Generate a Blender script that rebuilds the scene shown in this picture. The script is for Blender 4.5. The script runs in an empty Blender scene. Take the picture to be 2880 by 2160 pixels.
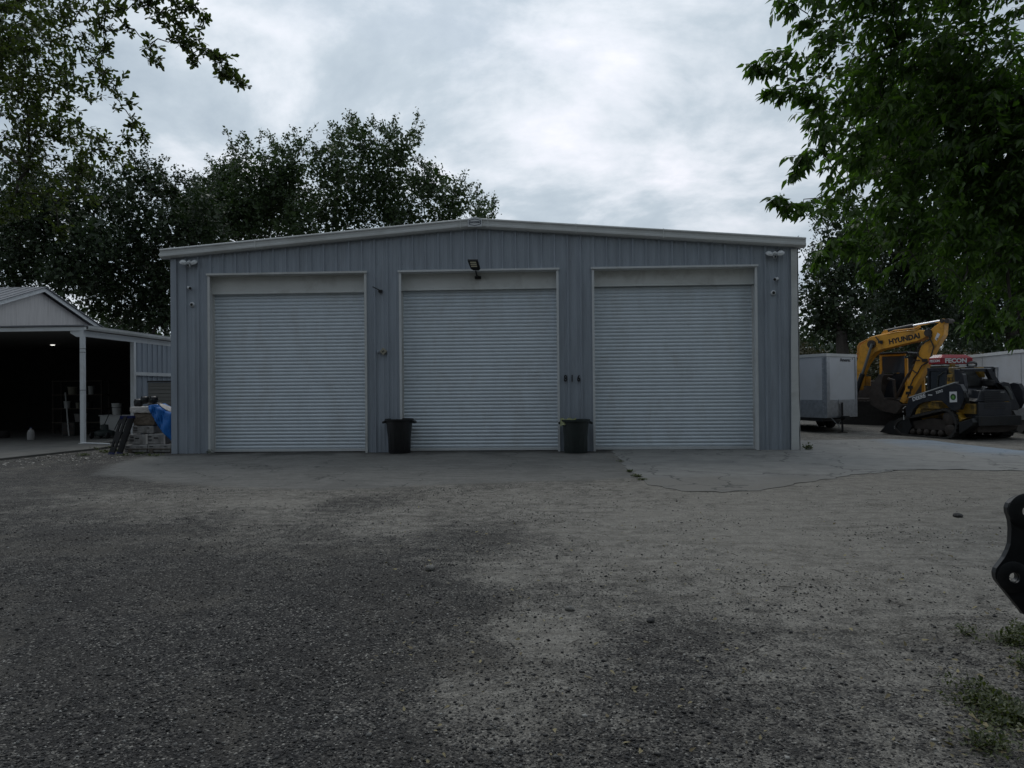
import bpy, math, random
import numpy as np
from mathutils import Vector, Matrix, noise
R = math.radians
random.seed(7); rng = np.random.default_rng(11)
scene = bpy.context.scene
COL = scene.collection

# ------------------------------------------------------------------ camera
F, CX, CY, CZ, YAW, PIT, ROL = 1999.12, 8.8636, -16.7033, 1.4588, -.04218, .00775, -.00953
fw = Vector((math.sin(YAW)*math.cos(PIT), math.cos(YAW)*math.cos(PIT), math.sin(PIT)))
rt0 = Vector((math.cos(YAW), -math.sin(YAW), 0)); up0 = rt0.cross(fw)
rt = math.cos(ROL)*rt0+math.sin(ROL)*up0; up = -math.sin(ROL)*rt0+math.cos(ROL)*up0
cam = bpy.data.objects.new('camera', bpy.data.cameras.new('camera')); COL.objects.link(cam)
M = Matrix((rt, up, -fw)).transposed().to_4x4(); M.translation = (CX, CY, CZ)
cam.matrix_world = M
cam.data.sensor_width = 36; cam.data.lens = F/2880*36; cam.data.clip_end = 1500; cam.data.clip_start = .05
scene.camera = cam
CAM = Vector((CX, CY, CZ))
def ray(px, py): return fw+rt*((px-1440)/F)+up*((1080-py)/F)
def at(px, py, Y):                       # a photo pixel (2880 wide) to the point at depth Y
    d = ray(px, py); return CAM+d*((Y-CY)/d.y)
def gr(px, py, z=0):                     # ... to the point on a level plane
    d = ray(px, py); return CAM+d*((z-CZ)/d.z)
K = 2880/2212

# ------------------------------------------------------------------ world and sun
SUN_EL, SUN_AZ = R(52), R(-12)           # azimuth from +Y, towards +X
w = bpy.data.worlds.new("World"); scene.world = w; w.use_nodes = True
nt = w.node_tree; N = nt.nodes; L = nt.links; N.clear()
def nd(t, **k):
    n = N.new(t)
    for a, b in k.items():
        if a.startswith('i_'): n.inputs[int(a[2:]) if a[2:].isdigit() else a[2:]].default_value = b
        else: setattr(n, a, b)
    return n
sky = nd('ShaderNodeTexSky', sky_type='NISHITA', sun_disc=False, sun_elevation=SUN_EL, sun_rotation=SUN_AZ)
tc = nd('ShaderNodeTexCoord'); sep = nd('ShaderNodeSeparateXYZ'); L.new(tc.outputs['Generated'], sep.inputs[0])
zz = nd('ShaderNodeMath', operation='MAXIMUM', i_1=0.0); L.new(sep.outputs[2], zz.inputs[0])
za = nd('ShaderNodeMath', operation='ADD', i_1=0.28); L.new(zz.outputs[0], za.inputs[0])
dx = nd('ShaderNodeMath', operation='DIVIDE'); dy = nd('ShaderNodeMath', operation='DIVIDE')
L.new(sep.outputs[0], dx.inputs[0]); L.new(za.outputs[0], dx.inputs[1]); L.new(sep.outputs[1], dy.inputs[0]); L.new(za.outputs[0], dy.inputs[1])
cmb = nd('ShaderNodeCombineXYZ', i_2=7.7); L.new(dx.outputs[0], cmb.inputs[0]); L.new(dy.outputs[0], cmb.inputs[1])
n1 = nd('ShaderNodeTexNoise'); n1.inputs['Scale'].default_value = 1.9; n1.inputs['Detail'].default_value = 8; n1.inputs['Roughness'].default_value = .57; n1.inputs['Distortion'].default_value = .25
n2 = nd('ShaderNodeTexNoise'); n2.inputs['Scale'].default_value = 1.1; n2.inputs['Detail'].default_value = 3
L.new(cmb.outputs[0], n1.inputs['Vector']); L.new(cmb.outputs[0], n2.inputs['Vector'])
cr = nd('ShaderNodeValToRGB'); e = cr.color_ramp.elements
e[0].position = .41; e[0].color = (3.5, 4.15, 4.8, 1)
e[1].position = .67; e[1].color = (7.6, 7.7, 8.3, 1)
m = e.new(.51); m.color = (4.4, 5.05, 5.65, 1); m = e.new(.585); m.color = (6.0, 6.45, 7.0, 1)
L.new(n1.outputs['Fac'], cr.inputs[0])
gl = nd('ShaderNodeVectorMath', operation='DOT_PRODUCT'); sd = Vector((math.sin(SUN_AZ)*math.cos(SUN_EL), math.cos(SUN_AZ)*math.cos(SUN_EL), math.sin(SUN_EL)))
gl.inputs[1].default_value = sd; L.new(tc.outputs['Generated'], gl.inputs[0])
gm = nd('ShaderNodeMapRange'); gm.inputs[1].default_value = -.6; gm.inputs[2].default_value = 1.0; gm.inputs[3].default_value = .30; gm.inputs[4].default_value = 1.42
L.new(gl.outputs['Value'], gm.inputs[0])
sc = nd('ShaderNodeVectorMath', operation='SCALE'); L.new(cr.outputs[0], sc.inputs[0]); L.new(gm.outputs[0], sc.inputs['Scale'])
cov = nd('ShaderNodeMapRange'); cov.inputs[1].default_value = .33; cov.inputs[2].default_value = .42; cov.inputs[3].default_value = .78; cov.inputs[4].default_value = .97
L.new(n2.outputs['Fac'], cov.inputs[0])
mx = nd('ShaderNodeMix', data_type='RGBA'); L.new(cov.outputs[0], mx.inputs[0]); L.new(sky.outputs[0], mx.inputs[6]); L.new(sc.outputs[0], mx.inputs[7])
bg = nd('ShaderNodeBackground'); bg.inputs[1].default_value = .1; L.new(mx.outputs[2], bg.inputs[0])
wo = nd('ShaderNodeOutputWorld'); L.new(bg.outputs[0], wo.inputs[0])
sl = bpy.data.lights.new('sun', 'SUN'); sl.energy = .6; sl.angle = R(25); sl.color = (1, .96, .9)
so = bpy.data.objects.new('sun', sl); COL.objects.link(so); so.rotation_euler = (-sd).to_track_quat('-Z', 'Y').to_euler(); so.location = (0, 0, 40)
scene.view_settings.view_transform = 'Standard'; scene.view_settings.look = 'None'; scene.view_settings.exposure = 0; scene.view_settings.gamma = 1
scene.render.engine = 'CYCLES'

# ------------------------------------------------------------------ helpers
class MB:
    def __init__(s): s.v = []; s.f = []
    def add(s, vs, fs):
        o = len(s.v); s.v += [tuple(v) for v in vs]; s.f += [tuple(i+o for i in f) for f in fs]; return s
    def box(s, x0, x1, y0, y1, z0, z1, mt=None):
        vs = [Vector((x, y, z)) for x in (x0, x1) for y in (y0, y1) for z in (z0, z1)]
        if mt: vs = [mt @ v for v in vs]
        return s.add(vs, [(0, 1, 3, 2), (4, 6, 7, 5), (0, 4, 5, 1), (2, 3, 7, 6), (0, 2, 6, 4), (1, 5, 7, 3)])
    def prism(s, poly, d, off=Vector((0, 0, 0))):      # 3D polygon swept by vector d
        n = len(poly); d = Vector(d); a = [Vector(p)+off for p in poly]
        return s.add(a+[p+d for p in a], [tuple(range(n))[::-1], tuple(range(n, 2*n))]+[(i, (i+1) % n, n+(i+1) % n, n+i) for i in range(n)])
    def tube(s, pts, r, n=8, cap=True):
        pts = [Vector(p) for p in pts]; rs = r if hasattr(r, '__len__') else [r]*len(pts)
        vs = []; u = None
        for i, p in enumerate(pts):
            t = (pts[min(i+1, len(pts)-1)]-pts[max(i-1, 0)]).normalized()
            if u is None: u = t.orthogonal().normalized()
            u = (u-t*u.dot(t)); u = u.normalized() if u.length > 1e-6 else t.orthogonal().normalized()
            b = t.cross(u)
            vs += [p+(u*math.cos(6.28318*k/n)+b*math.sin(6.28318*k/n))*rs[i] for k in range(n)]
        fs = [(i*n+k, i*n+(k+1) % n, (i+1)*n+(k+1) % n, (i+1)*n+k) for i in range(len(pts)-1) for k in range(n)]
        if cap: fs += [tuple(range(n))[::-1], tuple((len(pts)-1)*n+k for k in range(n))]
        return s.add(vs, fs)
    def lathe(s, prof, n=24, mt=None, cap=True):       # (r, z)
        vs = [Vector((r*math.cos(6.28318*k/n), r*math.sin(6.28318*k/n), z)) for r, z in prof for k in range(n)]
        if mt: vs = [mt @ v for v in vs]
        fs = [(i*n+k, i*n+(k+1) % n, (i+1)*n+(k+1) % n, (i+1)*n+k) for i in range(len(prof)-1) for k in range(n)]
        if cap: fs += [tuple(range(n))[::-1], tuple((len(prof)-1)*n+k for k in range(n))]
        return s.add(vs, fs)
    def build(s, name, mat, parent=None, bevel=0, smooth=False, label=None):
        me = bpy.data.meshes.new(name); me.from_pydata(s.v, [], s.f); me.update(); me.validate()
        me.materials.append(mat)
        import bmesh
        bm = bmesh.new(); bm.from_mesh(me); bmesh.ops.recalc_face_normals(bm, faces=bm.faces); bm.to_mesh(me); bm.free()
        o = bpy.data.objects.new(name, me); COL.objects.link(o)
        if parent: o.parent = parent
        if smooth:
            me.polygons.foreach_set('use_smooth', [True]*len(me.polygons))
            md = o.modifiers.new('es', 'EDGE_SPLIT'); md.split_angle = R(38)
        if bevel:
            md = o.modifiers.new('bv', 'BEVEL'); md.width = bevel; md.segments = 2; md.limit_method = 'ANGLE'; md.angle_limit = R(40)
        if label: o['label'] = label
        return o
def tag(o, label=None, cat=None, group=None, kind=None):
    if label: o['label'] = label
    if cat: o['category'] = cat
    if group: o['group'] = group
    if kind: o['kind'] = kind
    return o
def thing(name, loc, label, cat, rz=0, group=None):
    o = bpy.data.objects.new(name, None); COL.objects.link(o); o.location = loc; o.rotation_euler.z = rz; o.empty_display_size = .2
    return tag(o, label, cat, group)
def dup(root, loc, rz, label):
    c = root.copy(); COL.objects.link(c); c.location = loc; c.rotation_euler.z = rz; c['label'] = label
    for ch in list(root.children):
        d = ch.copy(); COL.objects.link(d); d.parent = c
        for g in list(ch.children):
            h = g.copy(); COL.objects.link(h); h.parent = d
    return c
def text(body, size, mt, mat, parent, name='lettering', ext=.002, bold=0, sx=1, label=None):
    cu = bpy.data.curves.new('t', 'FONT'); cu.body = body; cu.size = size; cu.extrude = ext; cu.offset = bold; cu.align_x = 'CENTER'; cu.align_y = 'CENTER'
    cu.resolution_u = 3
    to = bpy.data.objects.new('t', cu); COL.objects.link(to)
    me = bpy.data.meshes.new_from_object(to.evaluated_get(bpy.context.evaluated_depsgraph_get()))
    bpy.data.objects.remove(to)
    me.transform(mt @ Matrix.Diagonal((sx, 1, 1, 1))); me.materials.clear(); me.materials.append(mat)
    o = bpy.data.objects.new(name, me); COL.objects.link(o)
    if parent: o.parent = parent
    if label: o['label'] = label
    return o
def frame(o, x, y):                      # matrix with given origin, x axis, y axis
    x = Vector(x).normalized(); y = Vector(y); y = (y-x*y.dot(x)).normalized(); z = x.cross(y)
    m = Matrix((x, y, z)).transposed().to_4x4(); m.translation = Vector(o); return m

# ------------------------------------------------------------------ materials
def mat(name, col, rough=.6, metal=0, var=.12, scale=6, bump=0, bscale=40, spec=.5, dirt=None, dscale=1.5, stretch=None, dlo=.5, dhi=.68, damt=.7):
    m = bpy.data.materials.new(name); m.use_nodes = True; t = m.node_tree; b = t.nodes['Principled BSDF']
    def a(ty, **k):
        n = t.nodes.new(ty)
        for q, v in k.items(): n.inputs[q].default_value = v
        return n
    c = a('ShaderNodeTexCoord'); vec = c.outputs['Object']
    if stretch:
        mp = a('ShaderNodeMapping', Scale=stretch); t.links.new(vec, mp.inputs[0]); svec = mp.outputs[0]
    else: svec = vec
    n = a('ShaderNodeTexNoise', Scale=scale, Detail=6, Roughness=.6); t.links.new(svec, n.inputs['Vector'])
    r = a('ShaderNodeMapRange'); r.inputs[1].default_value = .3; r.inputs[2].default_value = .7; r.inputs[3].default_value = 1-var; r.inputs[4].default_value = 1+var
    t.links.new(n.outputs[0], r.inputs[0])
    s = a('ShaderNodeVectorMath'); s.operation = 'SCALE'; s.inputs[0].default_value = col[:3]; t.links.new(r.outputs[0], s.inputs['Scale'])
    out = s.outputs[0]
    if dirt:
        n3 = a('ShaderNodeTexNoise', Scale=dscale, Detail=8, Roughness=.65, Distortion=.3); t.links.new(svec, n3.inputs['Vector'])
        q = a('ShaderNodeMapRange'); q.inputs[1].default_value = dlo; q.inputs[2].default_value = dhi; q.inputs[4].default_value = damt; t.links.new(n3.outputs[0], q.inputs[0])
        x = t.nodes.new('ShaderNodeMix'); x.data_type = 'RGBA'; x.inputs[7].default_value = (*dirt, 1); t.links.new(q.outputs[0], x.inputs[0]); t.links.new(out, x.inputs[6]); out = x.outputs[2]
    t.links.new(out, b.inputs['Base Color'])
    b.inputs['Roughness'].default_value = rough; b.inputs['Metallic'].default_value = metal; b.inputs['Specular IOR Level'].default_value = spec
    if bump:
        n2 = a('ShaderNodeTexNoise', Scale=bscale, Detail=5); t.links.new(vec, n2.inputs['Vector'])
        bp = a('ShaderNodeBump', Strength=bump, Distance=.01); t.links.new(n2.outputs[0], bp.inputs['Height']); t.links.new(bp.outputs[0], b.inputs['Normal'])
    return m
def leafmat(name, c1, c2, trans=.35, rough=.5):
    m = bpy.data.materials.new(name); m.use_nodes = True; t = m.node_tree; b = t.nodes['Principled BSDF']; out = t.nodes['Material Output']
    g = t.nodes.new('ShaderNodeNewGeometry'); cr = t.nodes.new('ShaderNodeValToRGB'); cr.color_ramp.elements[0].color = (*c1, 1); cr.color_ramp.elements[1].color = (*c2, 1)
    t.links.new(g.outputs['Random Per Island'], cr.inputs[0]); t.links.new(cr.outputs[0], b.inputs['Base Color'])
    b.inputs['Roughness'].default_value = rough
    tr = t.nodes.new('ShaderNodeBsdfTranslucent'); sc = t.nodes.new('ShaderNodeMix'); sc.data_type = 'RGBA'; sc.blend_type = 'MULTIPLY'; sc.inputs[0].default_value = 1; sc.inputs[7].default_value = (1.6, 1.9, .8, 1)
    t.links.new(cr.outputs[0], sc.inputs[6]); t.links.new(sc.outputs[2], tr.inputs[0])
    x = t.nodes.new('ShaderNodeMixShader'); x.inputs[0].default_value = trans; t.links.new(b.outputs[0], x.inputs[1]); t.links.new(tr.outputs[0], x.inputs[2]); t.links.new(x.outputs[0], out.inputs[0])
    return m
MT = dict(
 wall=mat('grey_blue_cladding', (.312, .348, .395), .45, 0, .10, 3, dirt=(.225, .245, .275), dscale=.9, stretch=(3, 3, .35), damt=.6),
 white=mat('white_painted_metal', (.62, .64, .65), .4, 0, .05, 4, dirt=(.42, .42, .40), dscale=2, damt=.4),
 trim=mat('weathered_white_trim', (.58, .59, .58), .45, 0, .06, 4, dirt=(.36, .36, .33), dscale=1.3, stretch=(.5, 1, 1), damt=.6),
 header=mat('off_white_header_panel', (.70, .71, .69), .5, 0, .06, 2, dirt=(.46, .45, .42), dscale=1.6),
 curtain=mat('roller_door_paint', (.66, .72, .77), .38, 0, .05, 2, dirt=(.52, .53, .53), dscale=1.4, stretch=(1.6, 1, .8), damt=.4),
 black=mat('black_plastic', (.012, .012, .013), .45, 0, .2, 9),
 rubber=mat('dark_grey_plastic', (.020, .027, .025), .55, 0, .15, 9),
 steel=mat('black_painted_steel', (.016, .017, .018), .38, 0, .25, 12, bump=.12, bscale=120),
 yellow=mat('excavator_yellow_paint', (.70, .33, .03), .45, 0, .12, 4, dirt=(.22, .12, .04), dscale=2.6, dlo=.50, dhi=.66, damt=.7),
 dyellow=mat('loader_yellow_paint', (.40, .23, .022), .5, 0, .15, 4, dirt=(.08, .06, .03), dscale=2.5, dlo=.42, dhi=.6, damt=.9),
 navy=mat('black_gloss_bodywork', (.02, .022, .028), .25, 0, .15, 4, dirt=(.05, .048, .045), dscale=3, damt=.5),
 rust=mat('rusty_dark_steel', (.05, .04, .034), .65, .2, .3, 7, bump=.3, bscale=60),
 track=mat('muddy_track_rubber', (.03, .028, .026), .8, 0, .3, 12, bump=.4, bscale=60),
 chrome=mat('polished_rod', (.75, .76, .78), .18, 1, .05, 4),
 tread=mat('bright_tread_plate', (.42, .44, .46), .38, .85, .2, 9, bump=.35, bscale=90),
 red=mat('red_paint', (.33, .012, .022), .35, 0, .1, 4, dirt=(.12, .01, .015), dscale=3, damt=.4),
 glass=mat('dark_cab_glass', (.02, .025, .03), .08, 0, .05, 2, spec=.8),
 smoke=mat('grey_tinted_window', (.045, .055, .07), .12, 0, .1, 3, spec=.8),
 trailer=mat('white_trailer_skin', (.52, .54, .57), .32, 0, .03, 2, dirt=(.40, .40, .39), dscale=1.2, damt=.4),
 concrete=mat('pale_concrete', (.185, .183, .172), .85, 0, .14, 3, bump=.25, bscale=70, dirt=(.12, .12, .118), dscale=.9, damt=.7),
 carton=mat('grey_wrapped_carton', (.30, .29, .28), .75, 0, .15, 8, bump=.5, bscale=14, dirt=(.14, .13, .12), dscale=5),
 cardboard=mat('brown_cardboard', (.15, .12, .09), .8, 0, .15, 8, bump=.5, bscale=14),
 paper=mat('crumpled_white_wrap', (.50, .47, .44), .7, 0, .1, 8, bump=.6, bscale=20),
 tarp=mat('blue_tarpaulin', (.012, .15, .50), .42, 0, .15, 8, bump=.25, bscale=25),
 wood=mat('weathered_pallet_wood', (.12, .10, .08), .85, 0, .25, 14, bump=.5, bscale=60),
 bark=mat('oak_bark', (.055, .047, .04), .9, 0, .3, 14, bump=.8, bscale=40),
 roof=mat('grey_metal_roof', (.16, .165, .18), .5, .2, .12, 3),
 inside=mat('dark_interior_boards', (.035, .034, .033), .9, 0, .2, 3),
 ink=mat('black_ink', (.01, .01, .012), .5, 0, .1, 4), inkb=mat('dark_blue_ink', (.012, .014, .04), .5, 0, .1, 4),
 decal=mat('white_decal', (.7, .7, .7), .4, 0, .05, 4), green=mat('green_decal', (.05, .22, .02), .4, 0, .1, 4),
 beige=mat('beige_plastic', (.30, .28, .22), .5, 0, .1, 9), blue=mat('blue_plastic', (.008, .015, .09), .45, 0, .1, 5),
 lens=mat('yellowish_led_lens', (.75, .70, .52), .3, 0, .05, 4), mesh_=mat('wire_mesh', (.16, .17, .17), .5, .5, .1, 4),
 rock=mat('grey_stone', (.17, .163, .15), .85, 0, .3, 30, bump=.6, bscale=80), darkrock=mat('dark_stone', (.045, .043, .042), .85, 0, .3, 30, bump=.6, bscale=80),
 hose=mat('black_hose', (.015, .015, .015), .5, 0, .1, 9), sand_=mat('pale_painted_board', (.16, .155, .14), .7, 0, .15, 3, stretch=(.3, .3, 6)),
)
lm = bpy.data.materials.new('lit_lamp'); lm.use_nodes = True; lb = lm.node_tree.nodes['Principled BSDF']; lb.inputs['Emission Color'].default_value = (1, .97, .9, 1); lb.inputs['Emission Strength'].default_value = 1.6
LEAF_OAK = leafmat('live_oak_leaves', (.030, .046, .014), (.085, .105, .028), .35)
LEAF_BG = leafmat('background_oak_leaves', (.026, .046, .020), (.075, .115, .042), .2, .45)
LEAF_DK = leafmat('dark_tree_leaves', (.018, .032, .014), (.045, .072, .028), .15, .5)  # darker green than the other tree leaves
LEAF_R = leafmat('pointed_green_leaves', (.03, .06, .013), (.095, .165, .03), .45)
WEED = leafmat('weed_leaves', (.035, .05, .018), (.09, .10, .035), .25)
LITTER = leafmat('fallen_leaves', (.10, .075, .035), (.26, .22, .11), .1, .7)

# ------------------------------------------------------------------ ground
# control points: (world x, y, darkness of the loose asphalt millings)
CP = []
rows = {985:[.9,.85,None,None,None,None,None,None,None,None,None,None],
 1030:[.85,.95,.6,.5,.4,.5,.5,.3,.2,.1,.1,.1],
 1060:[.8,.7,.55,.5,.45,.4,.35,.15,.05,.05,.05,.05],
 1085:[.85,.4,.25,.15,.55,.3,.15,.05,.0,.0,.0,.05],
 1120:[.9,.8,.75,.5,.6,.45,.25,.05,.0,.05,.0,.05],
 1160:[.9,.9,.8,.6,.5,.8,.4,.15,.05,.1,.1,.1],
 1200:[.9,.9,.9,.85,.9,.75,.4,.2,.1,.1,.15,.15],
 1240:[.9,.9,.9,.95,.95,.95,.35,.3,.2,.15,.2,.2],
 1300:[.95,.9,.95,1,1,.9,.5,.5,.3,.3,.3,.3],
 1350:[.9,.95,1,1,.95,.75,.25,.7,.45,.45,.4,.4],
 1400:[.95,1,1,1,1,.85,.3,.85,.6,.5,.5,.5],
 1450:[.95,1,1,1,.9,.85,.8,.85,.5,.7,.6,.6],
 1500:[.95,.95,1,1,.85,.45,.5,.8,.6,.65,.55,.6],
 1560:[.9,1,1,1,.9,.4,.6,.8,.7,.6,.55,.7],
 1650:[.9,.95,1,1,.95,.8,.75,.8,.7,.65,.6,.7]}
for y, vals in rows.items():
    for i, v in enumerate(vals):
        if v is None: continue
        p = gr(i*201*K, y*K); CP.append((p.x, p.y, v, max(.22, 1.1*(p.y-CY)*201*K/F*.5)))
for x, y in ((1175, 1375), (1210, 1395), (1120, 1345)): p = gr(x*K, y*K); CP.append((p.x, p.y, -.1, .15))
for x, y in ((1040, 1510), (1090, 1530), (1000, 1480)): p = gr(x*K, y*K); CP.append((p.x, p.y, .1, .12))
for x, y, v in ((760, 1085, .9), (730, 1088, .8), (1000, 1150, .7), (1080, 1235, 0), (620, 1090, .1), (520, 1085, .1), (880, 1110, .1), (850, 1130, .1)):
    p = gr(x*K, y*K); CP.append((p.x, p.y, v, .3)); CP.append((p.x, p.y, v, .3))
CPA = np.array(CP)
def millings(X, Y):
    d = (X[:, None]-CPA[:, 0])**2+((Y[:, None]-CPA[:, 1])*.8)**2
    wt = np.exp(-d/(2*(CPA[:, 3]*.75)**2))+1e-5/(1+d)
    return (wt*CPA[:, 2]).sum(1)/wt.sum(1)
APRON = [(10.5, .3), (10.43, -2.69), (10.44, -5.0), (9.79, -5.3), (8.7, -5.5), (7.62, -5.7), (6.6, -6.1), (5.65, -6.3), (4.11, -6.1), (3.2, -5.6), (2.37, -5.2), (1.6, -4.7), (.81, -4.3), (.4, -3.4), (.0, -2.6), (-.35, -.94), (-.2, .3)]
def polydist(X, Y, P):
    P = np.array(P); n = len(P); ins = np.zeros(len(X), bool); dm = np.full(len(X), 1e9)
    for i in range(n):
        a, b = P[i], P[(i+1) % n]
        c = ((a[1] > Y) != (b[1] > Y)) & (X < (b[0]-a[0])*(Y-a[1])/((b[1]-a[1]) or 1e-9)+a[0]); ins ^= c
        e_ = b-a; t = np.clip(((X-a[0])*e_[0]+(Y-a[1])*e_[1])/(e_@e_), 0, 1)
        dm = np.minimum(dm, np.hypot(X-a[0]-t*e_[0], Y-a[1]-t*e_[1]))
    return np.where(ins, -dm, dm)
def axis(lo, hi, steps):                # breakpoints -> coordinates
    out = [lo]
    while out[-1] < hi:
        x = out[-1]; s = next(st for b, st in steps if x < b); out.append(x+s)
    return np.array(out)
gx = axis(-400, 400, [(-40, 40), (-12, 4), (-4, .5), (3, .16), (16, .07), (24, .2), (34, .6), (70, 4), (1e9, 40)])
gy = axis(-400, 400, [(-60, 40), (-18, 3), (-16, .2), (-8, .06), (-4, .1), (2, .18), (10, .4), (40, 3), (1e9, 40)])
GX, GY = np.meshgrid(gx, gy); X = GX.ravel(); Y = GY.ravel()
mil = millings(X, Y)
apd = polydist(X, Y, APRON)
wob = np.array([noise.noise((x*1.3, y*1.3, 0)) if (-6 < x < 26 and -18 < y < 8) else 0 for x, y in zip(X, Y)])
wob2 = np.array([noise.noise((x*5, y*5, 7)) if (-4 < x < 20 and -17 < y < 2) else 0 for x, y in zip(X, Y)])
near = np.clip((-2-Y)/3, 0, 1)*np.clip((25-X)/5, 0, 1)
Z = (wob*.022+wob2*.009)*near*np.clip(apd/1.2, 0, 1)
SLAB = [(10.5, .26), (10.47, -.46), (10.43, -2.69), (10.44, -5.2), (10.57, -6.02), (10.86, -6.61), (11.35, -6.71), (12.0, -6.45), (12.45, -6.08), (13.17, -5.41), (14.04, -4.72), (15.1, -4.15), (16.21, -4.2), (16.96, -4.37), (22, -5.4), (30, -6.6), (30, -3.5), (24, -1.6), (21, -1.1), (19.38, -.55), (19.15, 1.4), (19.17, 2.6), (18.32, 3.2), (16.6, 3.0), (14.9, 3.0), (14.9, .26)]
sdz = polydist(X, Y, SLAB)
Z = Z*np.clip(sdz/.8, 0, 1)
Z -= np.clip(-sdz/.3, 0, 1)*.02
me = bpy.data.meshes.new('ground'); nx, ny = len(gx), len(gy)
idx = np.arange(nx*ny).reshape(ny, nx); q = np.stack([idx[:-1, :-1], idx[:-1, 1:], idx[1:, 1:], idx[1:, :-1]], -1).reshape(-1, 4)
me.vertices.add(nx*ny); me.vertices.foreach_set('co', np.stack([X, Y, Z], 1).astype('f').ravel())
me.loops.add(q.size); me.loops.foreach_set('vertex_index', q.ravel().astype('i')); me.polygons.add(len(q)); me.polygons.foreach_set('loop_start', np.arange(0, q.size, 4, dtype='i')); me.update(calc_edges=True)
me.polygons.foreach_set('use_smooth', np.ones(len(q), bool))
for nm_, val in (('millings', mil), ('apron', np.clip(.5-apd/1.6, 0, 1))):
    at_ = me.attributes.new(nm_, 'FLOAT', 'POINT'); at_.data.foreach_set('value', val.astype('f'))
ground = bpy.data.objects.new('ground', me); COL.objects.link(ground); tag(ground, 'sandy gravel yard with dark patches of asphalt millings', kind='structure')
gm_ = bpy.data.materials.new('gravel_yard'); gm_.use_nodes = True; me.materials.append(gm_); T = gm_.node_tree; TN = T.nodes; TL = T.links; B = TN['Principled BSDF']
def g(ty, ins=None, **k):
    n = TN.new(ty)
    for a, b in k.items(): setattr(n, a, b)
    for a, b in (ins or {}).items():
        if hasattr(b, 'is_linked') or hasattr(b, 'links'): TL.new(b, n.inputs[a])
        else: n.inputs[a].default_value = b
    return n
def mth(op, a, b=0.0, c=None, clamp=False):
    n = g('ShaderNodeMath', {0: a, 1: b}, operation=op, use_clamp=clamp)
    if c is not None: n.inputs[2].default_value = c
    return n.outputs[0]
def mr(v, a, b, c, d): return g('ShaderNodeMapRange', {0: v, 1: a, 2: b, 3: c, 4: d}).outputs[0]
def mixc(f, a, b): 
    n = g('ShaderNodeMix', data_type='RGBA')
    for i, v in ((0, f), (6, a), (7, b)):
        if hasattr(v, 'links'): TL.new(v, n.inputs[i])
        else: n.inputs[i].default_value = v if i == 0 else (*v, 1)
    return n.outputs[2]
co = g('ShaderNodeTexCoord').outputs['Object']
def noi(s, d=5, r=.6, dist=0): return g('ShaderNodeTexNoise', {'Vector': co, 'Scale': s, 'Detail': d, 'Roughness': r, 'Distortion': dist}).outputs[0]
A1 = g('ShaderNodeAttribute', attribute_name='millings').outputs['Fac']; A2 = g('ShaderNodeAttribute', attribute_name='apron').outputs['Fac']
na, nb, nc, ndn = noi(1.1, 6, .62), noi(6, 5, .65), noi(38, 3, .7), noi(.5, 4)
v1 = g('ShaderNodeTexVoronoi', {'Vector': co, 'Scale': 92.0, 'Randomness': 1.0}); v2 = g('ShaderNodeTexVoronoi', {'Vector': co, 'Scale': 150.0}); v3 = g('ShaderNodeTexVoronoi', {'Vector': co, 'Scale': 30.0})
cs1 = g('ShaderNodeSeparateColor', {0: v1.outputs['Color']}); cs2 = g('ShaderNodeSeparateColor', {0: v2.outputs['Color']}); cs3 = g('ShaderNodeSeparateColor', {0: v3.outputs['Color']})
fac = mth('ADD', A1, mth('MULTIPLY', mth('SUBTRACT', na, .5), 1.1)); fac = mth('ADD', fac, mth('MULTIPLY', mth('SUBTRACT', nb, .5), 1.1)); fac = mth('ADD', fac, mth('MULTIPLY', mth('SUBTRACT', noi(22, 4, .7), .5), .7)); fac = mth('ADD', fac, mth('MULTIPLY', mth('SUBTRACT', cs1.outputs[1], .5), .5))
fac = mr(fac, .22, .86, 0., 1.)
def ramp(v, pts, const=False):
    n = g('ShaderNodeValToRGB', {0: v}); el = n.color_ramp.elements
    if const: n.color_ramp.interpolation = 'CONSTANT'
    el[0].position, el[0].color = pts[0][0], (*pts[0][1], 1); el[1].position, el[1].color = pts[-1][0], (*pts[-1][1], 1)
    for p_, c_ in pts[1:-1]: x = el.new(p_); x.color = (*c_, 1)
    return n.outputs[0]
dark = ramp(cs1.outputs[0], [(0, (.013, .012, .012)), (.35, (.027, .0255, .025)), (.62, (.052, .049, .047)), (.82, (.095, .090, .084)), (.93, (.18, .170, .155)), (1, (.42, .40, .36))])
dark = mixc(mr(v1.outputs['Distance'], .35, .75, 0., .75), dark, (.02, .02, .021))
dark = mixc(mr(na, .45, .7, 0, .4), dark, (.078, .071, .062)); dark = mixc(mr(noi(2.6, 6, .7), .5, .68, 0, .55), dark, (.016, .0155, .016)); dark = mixc(mth('MULTIPLY', mr(noi(.85, 7, .68, .6), .50, .66, 0, .75), mr(nc, .3, .6, .3, 1)), dark, (.115, .105, .089))
sand = mixc(mr(nc, .3, .7, 0, 1), (.158, .148, .130), (.305, .287, .252))
sand = mixc(mr(nb, .42, .66, 0, .6), sand, (.110, .101, .087))
smap = g('ShaderNodeMapping', {0: co, 3: (.9, 6.5, 1), 2: (0, 0, .12)}); strk = g('ShaderNodeTexNoise', {'Vector': smap.outputs[0], 'Scale': 1.1, 'Detail': 8, 'Roughness': .68}).outputs[0]
sand = mixc(mr(strk, .50, .64, 0, .55), sand, (.095, .086, .072))
sand = mixc(mr(ndn, .4, .65, 0, .3), sand, (.215, .20, .172))
spk = mth('MULTIPLY', mth('GREATER_THAN', cs2.outputs[0], .72), mth('LESS_THAN', v2.outputs['Distance'], .5)); sand = mixc(mth('MULTIPLY', spk, .75), sand, (.05, .05, .052))
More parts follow.
